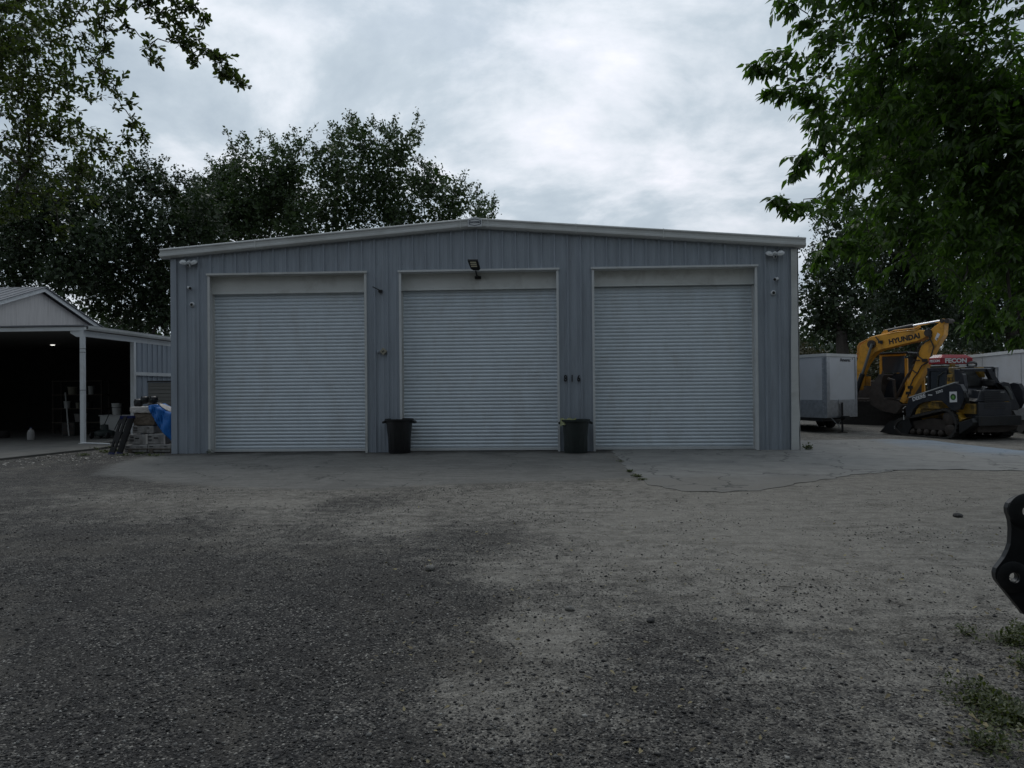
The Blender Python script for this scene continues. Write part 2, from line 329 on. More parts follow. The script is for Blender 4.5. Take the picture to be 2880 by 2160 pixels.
spw = mth('MULTIPLY', mth('GREATER_THAN', cs2.outputs[1], .93), mth('LESS_THAN', v2.outputs['Distance'], .45)); sand = mixc(mth('MULTIPLY', spw, .8), sand, (.33, .32, .30))
cg = mixc(fac, sand, dark)
asp = mixc(mr(nb, .35, .65, 0, 1), (.115, .113, .106), (.165, .161, .150)); asp = mixc(mr(na, .45, .62, 0, .6), asp, (.088, .086, .081)); asp = mixc(mr(nc, .35, .7, 0, .4), asp, (.20, .195, .18)); asp = mixc(mr(strk, .5, .66, 0, .5), asp, (.075, .072, .067))
spa = mth('MULTIPLY', mth('GREATER_THAN', cs3.outputs[0], .94), mth('LESS_THAN', v3.outputs['Distance'], .3)); asp = mixc(mth('MULTIPLY', spa, .7), asp, (.03, .03, .03))
vc = g('ShaderNodeTexVoronoi', {'Vector': g('ShaderNodeVectorMath', {0: co, 1: g('ShaderNodeVectorMath', {0: g('ShaderNodeTexNoise', {'Vector': co, 'Scale': 1.6, 'Detail': 6}).outputs['Color'], 'Scale': .9}, operation='SCALE').outputs[0]}, operation='ADD').outputs[0], 'Scale': .55}, feature='DISTANCE_TO_EDGE')
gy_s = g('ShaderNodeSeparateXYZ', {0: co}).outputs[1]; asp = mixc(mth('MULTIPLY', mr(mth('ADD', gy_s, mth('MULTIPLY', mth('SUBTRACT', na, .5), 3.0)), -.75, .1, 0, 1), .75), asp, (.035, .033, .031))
crk = mth('MULTIPLY', mth('LESS_THAN', vc.outputs['Distance'], .006), mth('GREATER_THAN', ndn, .5)); asp = mixc(mth('MULTIPLY', crk, .7), asp, (.03, .03, .03))
af = mth('ADD', A2, mth('MULTIPLY', mth('SUBTRACT', nb, .5), .35)); af = mth('ADD', af, mth('MULTIPLY', mth('SUBTRACT', na, .5), .35)); af = mth('ADD', af, mth('MULTIPLY', mth('SUBTRACT', noi(30, 4, .7), .5), .22)); af = mr(af, .45, .62, 0., 1.)
cg = mixc(af, cg, asp)
TL.new(cg, B.inputs['Base Color']); B.inputs['Roughness'].default_value = .92; B.inputs['Specular IOR Level'].default_value = .25
hgt = mth('MULTIPLY', mth('SUBTRACT', 1.0, v1.outputs['Distance']), mr(fac, 0, 1, .25, 1)); hgt = mth('ADD', hgt, mth('MULTIPLY', nc, .6)); hgt = mth('ADD', hgt, mth('MULTIPLY', nb, 1.6))
hgt = mth('MULTIPLY', hgt, mr(af, 0, 1, 1, .25))
bp = g('ShaderNodeBump', {'Height': hgt, 'Strength': .8, 'Distance': .011}); TL.new(bp.outputs[0], B.inputs['Normal'])

# concrete slab before the right door, and its mossy joint
sm = MB(); top = [Vector((x, y, .035)) for x, y in SLAB]
sp = []
for i in range(len(SLAB)):               # roughen the free edges
    a, b = Vector(SLAB[i]), Vector(SLAB[(i+1) % len(SLAB)]); n = max(1, int((b-a).length/.12)) if i < 19 else 1
    for k in range(n):
        p = a.lerp(b, k/n); j = .085 if (n > 1 and k) else 0
        sp.append(Vector((p.x+(noise.noise((p.x*3, p.y*3, 1))+.5*noise.noise((p.x*9, p.y*9, 1)))*j*2, p.y+(noise.noise((p.x*3, p.y*3, 9))+.5*noise.noise((p.x*9, p.y*9, 9)))*j*2, -.05)))
sm.prism(sp, (0, 0, .058))
slabm = MT['concrete'].copy(); slabm.name = 'slab_concrete'
st = slabm.node_tree; sb = st.nodes['Principled BSDF']; src = sb.inputs['Base Color'].links[0].from_socket
_T = (T, TN, TL); T, TN, TL = st, st.nodes, st.links
co = g('ShaderNodeTexCoord').outputs['Object']
vc = g('ShaderNodeTexVoronoi', {'Vector': g('ShaderNodeVectorMath', {0: co, 1: g('ShaderNodeVectorMath', {0: g('ShaderNodeTexNoise', {'Vector': co, 'Scale': 1.3, 'Detail': 7}).outputs['Color'], 'Scale': 1.3}, operation='SCALE').outputs[0]}, operation='ADD').outputs[0], 'Scale': .42}, feature='DISTANCE_TO_EDGE')
ckf = mth('MULTIPLY', mth('LESS_THAN', vc.outputs['Distance'], .007), .75)
sx0 = g('ShaderNodeSeparateXYZ', {0: co}); edge = mth('ADD', mth('MULTIPLY', sx0.outputs[0], .12), sx0.outputs[1])
edn = mth('ADD', edge, mth('ADD', mth('MULTIPLY', mth('SUBTRACT', noi(.8, 5), .5), 3.4), mth('MULTIPLY', mth('SUBTRACT', noi(9, 5, .7), .5), 2.2)))
src2 = mixc(mr(edn, -3.1, -4.3, 0, .9), src, mixc(noi(60, 3), (.10, .095, .085), (.19, .18, .16)))
src2 = mixc(mr(noi(2.2, 7, .7), .52, .72, 0, .6), src2, (.10, .098, .092))
cc = mixc(ckf, src2, (.03, .032, .03))
sx = g('ShaderNodeSeparateXYZ', {0: co}); bl = mth('MULTIPLY', mr(mth('ADD', sx.outputs[0], mth('MULTIPLY', noi(.7), 3.)), 19.0, 20.5, 0, 1), mr(mth('ADD', sx.outputs[1], mth('MULTIPLY', noi(1.1), 2.)), -1.2, .2, 0, 1))
cc = mixc(mth('MULTIPLY', bl, .55), cc, (.17, .24, .32)); TL.new(cc, sb.inputs['Base Color'])
T, TN, TL = _T
so_ = sm.build('concrete_slab', slabm); tag(so_, 'pale cracked concrete slab before the right door', kind='structure')
jm = MB().prism([Vector(p+(-.05,)) for p in [(-14, -1.6), (-3.1, -1.6), (-2.9, -.2), (-2.66, 1.2), (-2.62, 2.6), (-3.7, 2.75), (-3.7, 11), (-14, 11)]], (0, 0, .10))
tag(jm.build('shed_pad', mat('stained_pad_concrete', (.10, .097, .088), .9, 0, .2, 3, bump=.2, dirt=(.05, .048, .045), dscale=.8), None, .01), 'concrete pad under the open shed', kind='structure')

# ------------------------------------------------------------------ scatter helper
def scatter(name, tv, tf, pos, ax, nr, size, material, parent=None):
    tv = np.array(tv, float); N_ = len(pos); k = len(tv)
    ax = ax/np.linalg.norm(ax, axis=1, keepdims=True); nr = nr-ax*(nr*ax).sum(1, keepdims=True); nr = nr/np.maximum(np.linalg.norm(nr, axis=1, keepdims=True), 1e-6)
    sd_ = np.cross(nr, ax); size = np.asarray(size)
    if size.ndim == 1: size = np.stack([size]*3, 1)
    t = tv[None]*size[:, None, :]
    V_ = pos[:, None]+t[:, :, 0:1]*ax[:, None]+t[:, :, 1:2]*sd_[:, None]+t[:, :, 2:3]*nr[:, None]
    loops = []; starts = []; c = 0
    base = (np.arange(N_)*k)[:, None]
    fl = [len(f) for f in tf]; flat = np.concatenate([np.array(f) for f in tf])
    LI = (base+flat[None]).ravel().astype('i'); st_ = np.concatenate([[0], np.cumsum(fl)[:-1]]); tot = sum(fl)
    LS = (np.arange(N_)[:, None]*tot+st_[None]).ravel().astype('i')
    me = bpy.data.meshes.new(name); me.vertices.add(N_*k); me.vertices.foreach_set('co', V_.astype('f').ravel())
    me.loops.add(len(LI)); me.loops.foreach_set('vertex_index', LI); me.polygons.add(len(LS)); me.polygons.foreach_set('loop_start', LS); me.update(calc_edges=True)
    me.materials.append(material); o = bpy.data.objects.new(name, me); COL.objects.link(o)
    if parent: o.parent = parent
    return o
def rnd(n): v = rng.normal(size=(n, 3)); return v/np.linalg.norm(v, axis=1, keepdims=True)
LEAF_OBOV = ([(0, 0, 0), (.42, -.15, .03), (.76, -.24, .02), (1, 0, -.04), (.76, .24, .02), (.42, .15, .03), (.5, 0, -.02)], [(0, 1, 6), (1, 2, 3, 6), (6, 3, 4, 5), (0, 6, 5)])
LEAF_PT = ([(0, 0, 0), (.3, -.2, .05), (.65, -.13, .02), (1, 0, -.12), (.65, .13, .02), (.3, .2, .05), (.45, 0, -.03)], [(0, 1, 6), (1, 2, 3, 6), (6, 3, 4, 5), (0, 6, 5)])
LEAF_LO = ([(0, 0, 0), (.5, -.3, .1), (1, 0, -.05), (.5, .3, .1)], [(0, 1, 2), (0, 2, 3)])

# loose stones lying on the yard (one stuff object)
n = 120000
th = rng.uniform(-.72, .68, n)+YAW; rr = 2.6+rng.uniform(0, 1, n)**1.35*9.0
px = CX+np.sin(th)*rr; py = CY+np.cos(th)*rr; ml = millings(px, py)
nn = np.array([noise.noise((a*1.1, b*1.1, 3)) for a, b in zip(px, py)])
keep = (rng.uniform(0, 1, n) < np.clip(.10+.8*(ml+nn*.8), .04, 1)) & (polydist(px, py, SLAB) > .05) & (polydist(px, py, APRON) > .15)
px, py = px[keep], py[keep]; n = len(px)
gz = np.array([noise.noise((a*1.3, b*1.3, 0))*.022+noise.noise((a*5, b*5, 7))*.009 for a, b in zip(px, py)])*np.clip((-2-py)/3, 0, 1)
s = .0024+rng.gamma(1.3, .0017, n); s = np.minimum(s, .015)
sz = np.stack([s*rng.uniform(.8, 1.5, n), s*rng.uniform(.7, 1.2, n), s*rng.uniform(.4, .8, n)], 1)
oct_ = ([(1, 0, 0), (.3, .9, .2), (-.9, .3, 0), (-.3, -.9, .1), (.6, -.6, -.3), (0, .1, 1), (.1, 0, -1)], [(0, 1, 5), (1, 2, 5), (2, 3, 5), (3, 4, 5), (4, 0, 5), (1, 0, 6), (2, 1, 6), (3, 2, 6), (4, 3, 6), (0, 4, 6)])
gvm = leafmat('loose_stones', (.022, .021, .021), (.12, .115, .108), 0, .85)
el = gvm.node_tree.nodes['Color Ramp'].color_ramp.elements; x = el.new(.6); x.color = (.05, .048, .047, 1); x = el.new(.85); x.color = (.12, .118, .112, 1); el[-1].position = 1; x = el.new(.95); x.color = (.18, .175, .165, 1); el[-1].color = (.42, .41, .38, 1)
a_ = rnd(n); a_[:, 2] *= .15; u_ = np.tile([0., 0, 1], (n, 1))+rng.normal(size=(n, 3))*.2
tag(scatter('gravel', *oct_, np.stack([px, py, gz+s*.25], 1), a_, u_, sz, gvm), 'loose dark gravel and asphalt millings over the yard', kind='stuff')

# fallen leaves and twigs
n = 420; th = rng.uniform(-.2, .68, n)+YAW; rr = 2.8+rng.uniform(0, 1, n)**1.2*6; px = CX+np.sin(th)*rr; py = CY+np.cos(th)*rr
extra = np.array([gr(x*K, y*K)[:2] for x, y in [(random.gauss(2130, 60), random.gauss(1540, 60)) for _ in range(120)]]); px = np.r_[px, extra[:, 0]]; py = np.r_[py, extra[:, 1]]
k_ = polydist(px, py, SLAB) > .1; px, py = px[k_], py[k_]; n = len(px)
a_ = rnd(n); a_[:, 2] *= .25; u_ = np.tile([0., 0, 1], (n, 1))+rng.normal(size=(n, 3))*.3
tag(scatter('leaf_litter', *LEAF_OBOV, np.stack([px, py, np.full(n, .018)], 1), a_, u_, rng.uniform(.015, .045, n), LITTER), 'scattered dry tan and yellow leaves on the gravel', kind='stuff')
pts_l = gr(110*K, 1012*K); n = 500; px = rng.normal(-1.9, 1.0, n); py = rng.normal(-1.3, .8, n)
k_ = (polydist(px, py, APRON) > .1) & ~((px < -2.9) & (py > -1.4)); px, py = px[k_], py[k_]; n = len(px)
LIT2 = leafmat('pale_litter', (.10, .08, .06), (.42, .40, .36), 0, .8)
a_ = rnd(n); a_[:, 2] *= .2; u_ = np.tile([0., 0, 1], (n, 1))+rng.normal(size=(n, 3))*.3
tag(scatter('dead_leaf_litter', *LEAF_OBOV, np.stack([px, py, np.full(n, .012)], 1), a_, u_, rng.uniform(.03, .08, n), LIT2), 'brown and pale leaf litter beside the shed pad', kind='stuff')

# ------------------------------------------------------------------ weeds
def weeds(name, spots, label, leafn=60, h=.12, size=.035, mt=WEED):
    P, Ax = [], []
    for (x, y, r_, k) in spots:
        for _ in range(k):
            a = random.uniform(0, 6.28); q_ = abs(random.gauss(0, r_*.6)); bx, by = x+q_*math.cos(a), y+q_*math.sin(a); hh = h*random.uniform(.4, 1)
            for j in range(leafn):
                P.append((bx+random.gauss(0, .03), by+random.gauss(0, .03), .0+hh*random.random())); Ax.append((random.gauss(0, 1), random.gauss(0, 1), random.uniform(.1, 1.2)))
    P = np.array(P); Ax = np.array(Ax)
    return tag(scatter(name, *LEAF_OBOV, P, Ax, rnd(len(P))*.6+np.array([0, 0, 1]), rng.uniform(.5, 1.2, len(P))*size, mt), label, kind='stuff')
def gp(x, y): p = gr(x*K, y*K); return p.x, p.y
weeds('weeds', [(*gp(2195, 1395), .12, 26), (*gp(2215, 1370), .15, 26), (*gp(2150, 1535), .14, 30), (*gp(2190, 1560), .16, 34), (*gp(2110, 1500), .08, 9), (*gp(2140, 1620), .10, 14), (*gp(2225, 1450), .10, 10), (*gp(2075, 1370), .06, 3)], 'low green weeds creeping in at the right foreground', 26, .07, .028)
weeds('grass_strip', [(*gp(x, y), .14, 7) for x, y in ((205, 972), (235, 968), (250, 975), (300, 982), (335, 985), (270, 985), (225, 978), (180, 985))], 'thin grass and weeds between shed pad and pallet', 18, .05, .045)
weeds('joint_weeds', [(*gp(1362, 1020), .05, 5), (*gp(1375, 1030), .07, 8), (*gp(1385, 1037), .06, 5), (*gp(1340, 998), .03, 2)], 'small weeds growing in the joint beside the concrete slab', 22, .035, .035)
weeds('corner_weed', [(14.98, -.06, .05, 6)], 'bright green weed at the right foot of the garage', 24, .16, .06)
weeds('door_weed', [(.93, -.05, .03, 4)], 'tiny weed at the foot of the left door jamb', 18, .10, .04)

# ------------------------------------------------------------------ garage
WID, HE, HA, HD, DEP = 14.765, 4.694, 5.273, 4.255, 16.0
MID = WID/2-.05
DOORS = [(.889, 4.729), (5.504, 9.2755), (10.05, 13.865)]
gar = thing('metal_garage', (0, 0, 0), 'grey blue metal clad garage with three white roller doors', 'garage')
def topz(x): return HE+(HA-HE)*(x/MID if x < MID else (WID-x)/(WID-MID))
def profile(lo, hi, first):
    xs = {round(lo, 4): 0, round(hi, 4): 0}; c = first
    while c < hi:
        for dxx, h in ((-.032, 0), (-.018, .034), (.014, .034), (.032, 0), (.085, 0), (.098, .005), (.12, .005), (.133, 0), (.18, 0), (.193, .005), (.215, .005), (.228, 0)):
            x = c+dxx
            if lo < x < hi: xs[round(x, 4)] = h
        c += .3048
    return xs
pf = profile(0, WID, .3475); 
for a, b in DOORS:
    for x in (a, b):
        for k in [k for k in pf if abs(k-x) < .035]: pf.pop(k)
        pf[round(x, 4)] = 0
xs = sorted(pf); wm = MB()
for x0, x1 in zip(xs, xs[1:]):
    mid = (x0+x1)/2; z0 = HD if any(a < mid < b for a, b in DOORS) else 0
    y0, y1 = -pf[x0], -pf[x1]
    wm.add([(x0, y0, z0), (x1, y1, z0), (x1, y1, topz(x1)), (x0, y0, topz(x0))], [(0, 1, 2, 3)])
for x_, sgn in ((0, -1), (WID, 1)):      # side walls
    pp = profile(0, DEP, .15); ys = sorted(pp)
    for y0, y1 in zip(ys, ys[1:]): wm.add([(x_+sgn*pp[y0], y0, 0), (x_+sgn*pp[y1], y1, 0), (x_+sgn*pp[y1], y1, HE), (x_+sgn*pp[y0], y0, HE)], [(0, 1, 2, 3)])
wm.add([(0, DEP, 0), (WID, DEP, 0), (WID, DEP, HE), (MID, DEP, HA), (0, DEP, HE)], [(0, 1, 2, 3, 4)])
wm.build('wall', MT['wall'], gar)
rm = MB(); OV = .17
for xa, xb in ((-OV, MID), (WID+OV, MID)):
    za_, zb_ = topz(0)-OV*(HA-HE)/MID+.03, HA+.03
    nseg = 24
    rm.add([(xa, -.1, za_), (xb, -.1, zb_), (xb, DEP+.15, zb_), (xa, DEP+.15, za_)], [(0, 1, 2, 3)])
    rm.add([(xa, -.1, za_-.02), (xb, -.1, zb_-.02), (xb, DEP+.15, zb_-.02), (xa, DEP+.15, za_-.02)], [(0, 3, 2, 1)])
rm.build('roof', MT['roof'], gar)
# rake trim: profiled section swept up each slope
sec = [(.02, .205), (-.16, .21), (-.175, .195), (-.175, .17), (-.155, .160), (-.150, .085), (-.166, .075), (-.166, .03), (-.150, .012), (-.12, -.012), (.02, -.012)]
tm = MB()
def sweep(pts_):
    vs = [(x, y, z+dz) for (x, z) in pts_ for (y, dz) in sec]; n_ = len(sec)
    fs = [(i*n_+k, i*n_+(k+1) % n_, (i+1)*n_+(k+1) % n_, (i+1)*n_+k) for i in range(len(pts_)-1) for k in range(n_)]
    fs += [tuple(range(n_)), tuple((len(pts_)-1)*n_+k for k in range(n_))]
    tm.add(vs, fs)
za_ = HE-OV*(HA-HE)/MID
sweep([(-.21, za_-.005), (MID, HA), (WID+.18, za_-.005)])
tm.build('rake_trim', MT['trim'], gar)
for jx in (2.1, MID-.35, MID+.30, MID+2.35, 11.7): z_ = topz(jx); MB().box(jx, jx+.012, -.179, -.1, z_+.0, z_+.214).build('trim_joint', MT['header'], gar)
cm = MB()                                # flat corner trims
cm.box(-.012, .13, -.036, -.031, 0, HE-.02); cm.box(-.016, -.012, -.036, .12, 0, HE-.02)
cm.build('corner_trim', MT['wall'], gar)
cm = MB(); cw = [(WID-.175, 0), (WID-.165, .9), (WID-.15, 2.4), (WID-.13, 3.2), (WID-.125, HE-.05), (WID+.014, HE-.05), (WID+.014, 1.2), (WID+.03, .75), (WID+.005, .45), (WID+.012, 0)]
cm.prism([Vector((x, -.048-(.012 if z < 1 else 0), z)) for x, z in cw], (0, .008, 0)); cm.box(WID+.036, WID+.04, -.04, .14, 0, HE-.05)
cm.build('corner_trim', MT['trim'], gar, label='dented pale corner trim at right end')
for i, (a, b) in enumerate(DOORS):
    RC = .27
    fr = MB(); t = .055
    for x0, x1 in ((a, a+t), (b-t, b)): fr.box(x0, x1, -.045, -.028, 0, HD-.001)
    fr.box(a-.02, b+.02, -.075, -.030, HD, HD+.045)
    fr.box(a+.001, a+.012, -.03, RC, 0, HD-.01); fr.box(b-.012, b-.001, -.03, RC, 0, HD-.01); fr.box(a+.013, b-.013, -.029, RC, HD-.012, HD-.001)
    fr.build('door_frame', MT['white'] if i else MT['trim'], gar, label=None)
    hp = MB(); hz = [3.84, 3.86, 3.885][i]; hp.box(a+.0125, b-.0125, RC-.09, RC-.07, hz, HD-.013); hp.box(a+.0125, b-.0125, RC-.115, RC-.0905, hz-.012, hz+.012)
    for k in range(12): x_ = a+.15+k*(b-a-.3)/11; hp.lathe([(.008, 0), (.004, .004)], 6, frame((x_, RC-.092, hz+.04), (1, 0, 0), (0, 0, 1)))
    hp.build('header_panel', MT['header'], gar)
    dm = MB(); P = .0845; nsl = 46; cz0 = .075
    prof = []
    for k in range(nsl):
        for u, h in ((0, 0), (.08, .0), (.17, .015), (.42, .024), (.66, .023), (.86, .012), (.94, .0)):
            prof.append((cz0+(k+u)*P, -h))
    xa, xb = a+.03, b-.03
    vs = []; 
    for z_, y_ in prof: vs += [(xa, RC+y_, z_), (xb, RC+y_, z_)]
    dm.add(vs, [(2*k, 2*k+1, 2*k+3, 2*k+2) for k in range(len(prof)-1)])
    curt = dm.build('roller_door', MT['curtain'], gar, smooth=False)
    MB().box(a+.03, b-.03, RC-.035, RC+.01, .012, .075).build('bottom_bar', MT['white'], curt, .004)
    for x0, x1 in ((a+.0125, a+.05), (b-.05, b-.0125)): MB().box(x0, x1, RC-.05, RC+.04, .01, hz-.013).build('guide_rail', MT['trim'], curt)
    for _ in range((4, 10, 16)[i]):
        x_ = random.uniform(a+.2, b-.15) if random.random() < .6 else b-.1-random.random()*.15; z_ = cz0+P*(random.randint(0, 18))+.006
        MB().box(x_, x_+random.uniform(.01, .04), RC-.0215, RC-.0195, z_+.025, z_+.033).build('scuff', MT['black'], curt)
    MB().box(a, b, RC+.05, RC+.06, 0, HD).build('inner_panel', MT['inside'], gar)
for c in range(49):
    x_ = .3475+c*.3048+.06
    for z_ in (.12, 1.35, 2.6, 3.9, 4.45):
        if any(a-.03 < x_ < b+.03 for a, b in DOORS) and z_ < HD+.1: continue
        if x_ < WID-.2 and z_ < topz(x_)-.1: MB().lathe([(.007, 0), (.004, .004)], 6, frame((x_, -.001, z_), (1, 0, 0), (0, 0, 1))).build('wall_screw', MT['roof'], gar)
# emblem at the ridge
bd = thing('ridge_badge', (MID, -.1775, HA+.098), 'small white hexagon badge reading GULF STATES on the roof ridge', 'sign')
MB().prism([Vector(p) for p in [(-.165, 0, -.10), (.165, 0, -.10), (.165, 0, .085), (.02, 0, .13), (-.02, 0, .13), (-.165, 0, .085)]], (0, -.006, 0)).build('plate', MT['white'], bd)
hx = [(-.14, -.045), (0, -.082), (.14, -.045), (.14, .05), (0, .087), (-.14, .05)]
hm = MB()
for k in range(6):
    a, b = Vector(hx[k]), Vector(hx[(k+1) % 6]); ai, bi = a*.87, b*.87
    hm.prism([Vector((q_[0], -.0065, q_[1])) for q_ in (a, b, bi, ai)], (0, -.003, 0))
hm.build('border', MT['inkb'], bd)
text('GULF STATES', .052, frame((0, -.009, .002), (1, 0, 0), (0, 0, 1)), MT['inkb'], bd, bold=.002, sx=.72)
# house number
for ch, px_ in (('8', 1590.5), ('1', 1609), ('6', 1627.5)):
    p = at(px_, 1065, -.03)
    o = text(ch, .21, frame((0, 0, 0), (1, 0, 0), (0, 0, 1)), MT['ink'], None, name='house_number', ext=.006, bold=.007, sx=.72)
    o.location = (p.x, -.04, p.z); tag(o, {'8': 'black digit 8, first of the house number on grey pillar', '1': 'black digit 1, middle of the house number on grey pillar', '6': 'black digit 6, last of the house number on grey pillar'}[ch], 'house number', 'house number digits 816 on the wall')

# ------------------------------------------------------------------ fittings on the wall
def floodlight(p, rz, label, cx_, camx):
    t = thing('security_floodlight', p, label, 'security light', rz, 'twin floodlights with cameras')
    MB().lathe([(.055, 0), (.06, .02), (.045, .06)], 16, frame((0, 0, 0), (1, 0, 0), (0, 0, 1))).build('base', MT['white'], t, smooth=True)
    MB().tube([(-.09, -.075, .0), (0, -.085, .025), (.09, -.075, .0)], [.022, .045, .022], 10).build('arm', MT['white'], t, smooth=True)
    for s in (-1, 1):
        mt = frame((s*.12, -.10, .012), (.85, 0, -.25*s), (0, .5, 1))
        h = MB().lathe([(.02, -.05), (.055, -.045), (.085, -.01), (.088, .0)], 18, frame((s*.125, -.11, .005), (1, 0, .35*s), (.0, .75, .65)) @ Matrix.Rotation(math.pi, 4, 'X')).build('lamp_head', MT['white'], t, smooth=True)
        MB().lathe([(.078, .0015), (.06, .012), (.01, .016)], 16, frame((s*.125, -.11, .005), (1, 0, .35*s), (0, .75, .65)) @ Matrix.Rotation(math.pi, 4, 'X')).build('lens', MT['beige'], h)
    c = MB().box(-.03+camx, .03+camx, -.16, -.06, -.10, -.03).build('camera_body', MT['white'], t, .012)
    MB().box(-.022+camx, .022+camx, -.164, -.1605, -.095, -.038).build('camera_lens', MT['black'], c)
    return t
p = at(534, 741, -.03); floodlight((p.x, -.005, p.z), R(8), 'white twin floodlight with camera high on the wall left of the left door', 0, .0)
p = at(2178, 716, -.03); tf_ = floodlight((p.x, -.005, p.z), R(-8), 'white twin floodlight with camera under the right roof corner', 0, 0)
MB().tube([(.02, -.02, .03), (.07, -.03, .08), (.13, -.04, .12)], .009, 6).build('cable', MT['black'], tf_)
def bullet(p, sgn, label):
    t = thing('bullet_camera', p, label, 'security camera', 0, 'bullet security cameras')
    d = Vector((sgn*.62, -.70, -.22)).normalized()
    MB().lathe([(.035, 0), (.032, .02), (.014, .03), (.012, .07)], 14, frame((0, 0, 0), (1, 0, 0), (0, 0, 1))).build('mount', MT['white'], t, smooth=True)
    c = Vector((0, -.07, 0)); b = MB().tube([c-d*.06, c-d*.055, c+d*.09], [.024, .036, .036], 16).build('camera_body', MT['white'], t, smooth=True)
    MB().tube([c+d*.0905, c+d*.095], [.033, .031], 16).build('camera_lens', MT['black'], b)
    return t
p = at(534, 810, -.03); bullet((p.x, -.001, p.z), 1, 'white bullet camera aimed right on the wall left of the left door')
p = at(2182, 785, -.03); bullet((p.x, -.001, p.z), -1, 'white bullet camera aimed left on the wall right of the right door')
p = at(540, 856.5, -.03)
d0 = thing('dome_camera', (p.x, -.001, p.z), 'round white turret camera, lowest fitting on the wall left of the left door', 'security camera', 0, 'round security cameras')
b = MB().lathe([(.058, 0), (.06, .02), (.05, .045), (.036, .055)], 20, frame((0, 0, 0), (1, 0, 0), (0, 0, 1))).build('housing', MT['white'], d0, smooth=True)
MB().lathe([(.034, .0555), (.03, .068), (.012, .076)], 16, frame((0, 0, 0), (1, 0, 0), (0, 0, 1))).build('camera_lens', MT['black'], b, smooth=True)
p = at(2175, 823.5, -.03); dup(d0, (p.x, -.001, p.z), 0, 'round white turret camera, lowest fitting on the wall right of the right door')
# lamp over the middle door
p0 = at(1345, 782, .2)
t = thing('area_light', (p0.x, .165, p0.z), 'black LED area light on bracket over the middle door', 'lamp')
MB().box(-.075, .075, -.05, .0, -.035, .035).build('wall_plate', MT['black'], t, .006)
q0 = at(1341, 775, -.05)-Vector((p0.x, .165, p0.z)); q1 = at(1338, 762, -.16)-Vector((p0.x, .165, p0.z))
MB().tube([(0, -.04, 0.01), (-.02, -.17, .04), q0, q1], .02, 8).build('bracket', MT['black'], t, smooth=True)
Yh = -.30; hd = [at(x, y, yy)-Vector((p0.x, .165, p0.z)) for x, y, yy in ((1314.5, 732, -.42), (1343, 732, -.42), (1351, 757, -.26), (1347, 761, -.24), (1332, 761, -.24), (1324, 757, -.26))]
nrm = (hd[1]-hd[0]).cross(hd[4]-hd[0]).normalized(); nrm = nrm if nrm.y < 0 else -nrm
hb = MB().prism(hd, -nrm*.05).build('lamp_head', MT['black'], t, .006)
for k, (xx, yy) in enumerate(((1330.5, 739), (1332, 744), (1333.5, 749))):
    c = at(xx, yy, -.40+.033*k*1.2)-Vector((p0.x, .165, p0.z)); c = c+nrm*((hd[0]-c).dot(nrm)+.003)
    mt = frame(c, hd[1]-hd[0], hd[0]-hd[5]); MB().box(-.07, .07, -.016, .016, -.002, .004, mt).build('led_strip', MT['lens'], hb)
# stub antenna and diamond box
p = at(1070, 819, -.03); t = thing('antenna_stub', (p.x, -.001, p.z), 'short black rod bracket on the pillar between left and middle doors', 'bracket')
MB().box(-.045, .045, -.07, 0, -.03, .03).build('mount', MT['black'], t, .008)
MB().tube([(-.01, -.07, .015), (-.17, -.11, .10)], .013, 8).build('rod', MT['black'], t)
p = at(1079, 988.5, -.03); t = thing('junction_box', (p.x, -.001, p.z), 'beige diamond turned box with keyhole on the pillar beside the left door', 'junction box')
mt = Matrix.Rotation(R(40), 4, 'Y'); MB().box(-.065, .065, -.085, 0, -.065, .065, mt).build('box', MT['beige'], t, .01)
MB().box(-.03, .03, -.088, -.0855, -.01, .01, Matrix.Rotation(R(-40), 4, 'Y')).build('slot', MT['black'], t)
p = at(1064, 989, -.01); o = MB().box(-.02, .02, -.05, 0, -.03, .03).build('small_bracket', MT['wall'], None, .008); o.location = (p.x, 0, p.z); tag(o, 'small grey bracket left of the beige diamond box', 'bracket')

# ------------------------------------------------------------------ trash cans
def can(name, p, material, H, Rt, Rb, label, rz=0):
    t = thing(name, p, label, 'trash can', rz, 'trash cans between the doors')
    MB().lathe([(Rb-.03, .0), (Rb, .0), (Rb+.01, .03), (Rt-.035, H*.76), (Rt-.015, H*.765), (Rt-.005, H-.05), (Rt+.025, H-.045), (Rt+.03, H-.005), (Rt+.015, H), (Rt-.005, H-.01), (Rt-.02, H*.7), (Rb-.02, .03), (.01, .025)], 36).build('body', material, t, smooth=True)
    for s in (-1, 1):
        MB().prism([Vector((s*(Rt+.0), -.09, H-.10)), Vector((s*(Rt+.075), -.08, H-.115)), Vector((s*(Rt+.085), -.08, H-.07)), Vector((s*(Rt+.02), -.09, H-.035))], (0, .18, 0)).build('handle', material, t, .008)
    rb = MB()
    for k in range(4):
        a = -math.pi/2+(k-1.5)*.42; rb.tube([((Rb+.014)*math.cos(a), (Rb+.014)*math.sin(a), .06), ((Rt-.03)*math.cos(a), (Rt-.03)*math.sin(a), H*.72)], .006, 4)
    rb.build('rib', material, t)
    return t
p = gr(1117, 1277); can('trash_can', (p.x, p.y+.28, .003), MT['black'], .80, .31, .245, 'tall black plastic trash can left of the middle door')
p = gr(1621, 1276); can('trash_can', (p.x, p.y+.28, .003), MT['rubber'], .76, .31, .26, 'dark grey round trash can left of the right door with bag on rim')
bgm = MB(); c = Vector((p.x-.27, p.y+.18, 0))
n_ = 9; vs = []
for i in range(n_):
    for j in range(4):
        u = i/(n_-1); vs.append((c.x-.08+.36*u, c.y+.0-.03*j+.02*math.sin(i*2.1), .765+.02*math.sin(i*1.7)-(j*.055)*(1-u)*(1 if j else 0)+(.02 if j == 0 else 0)))
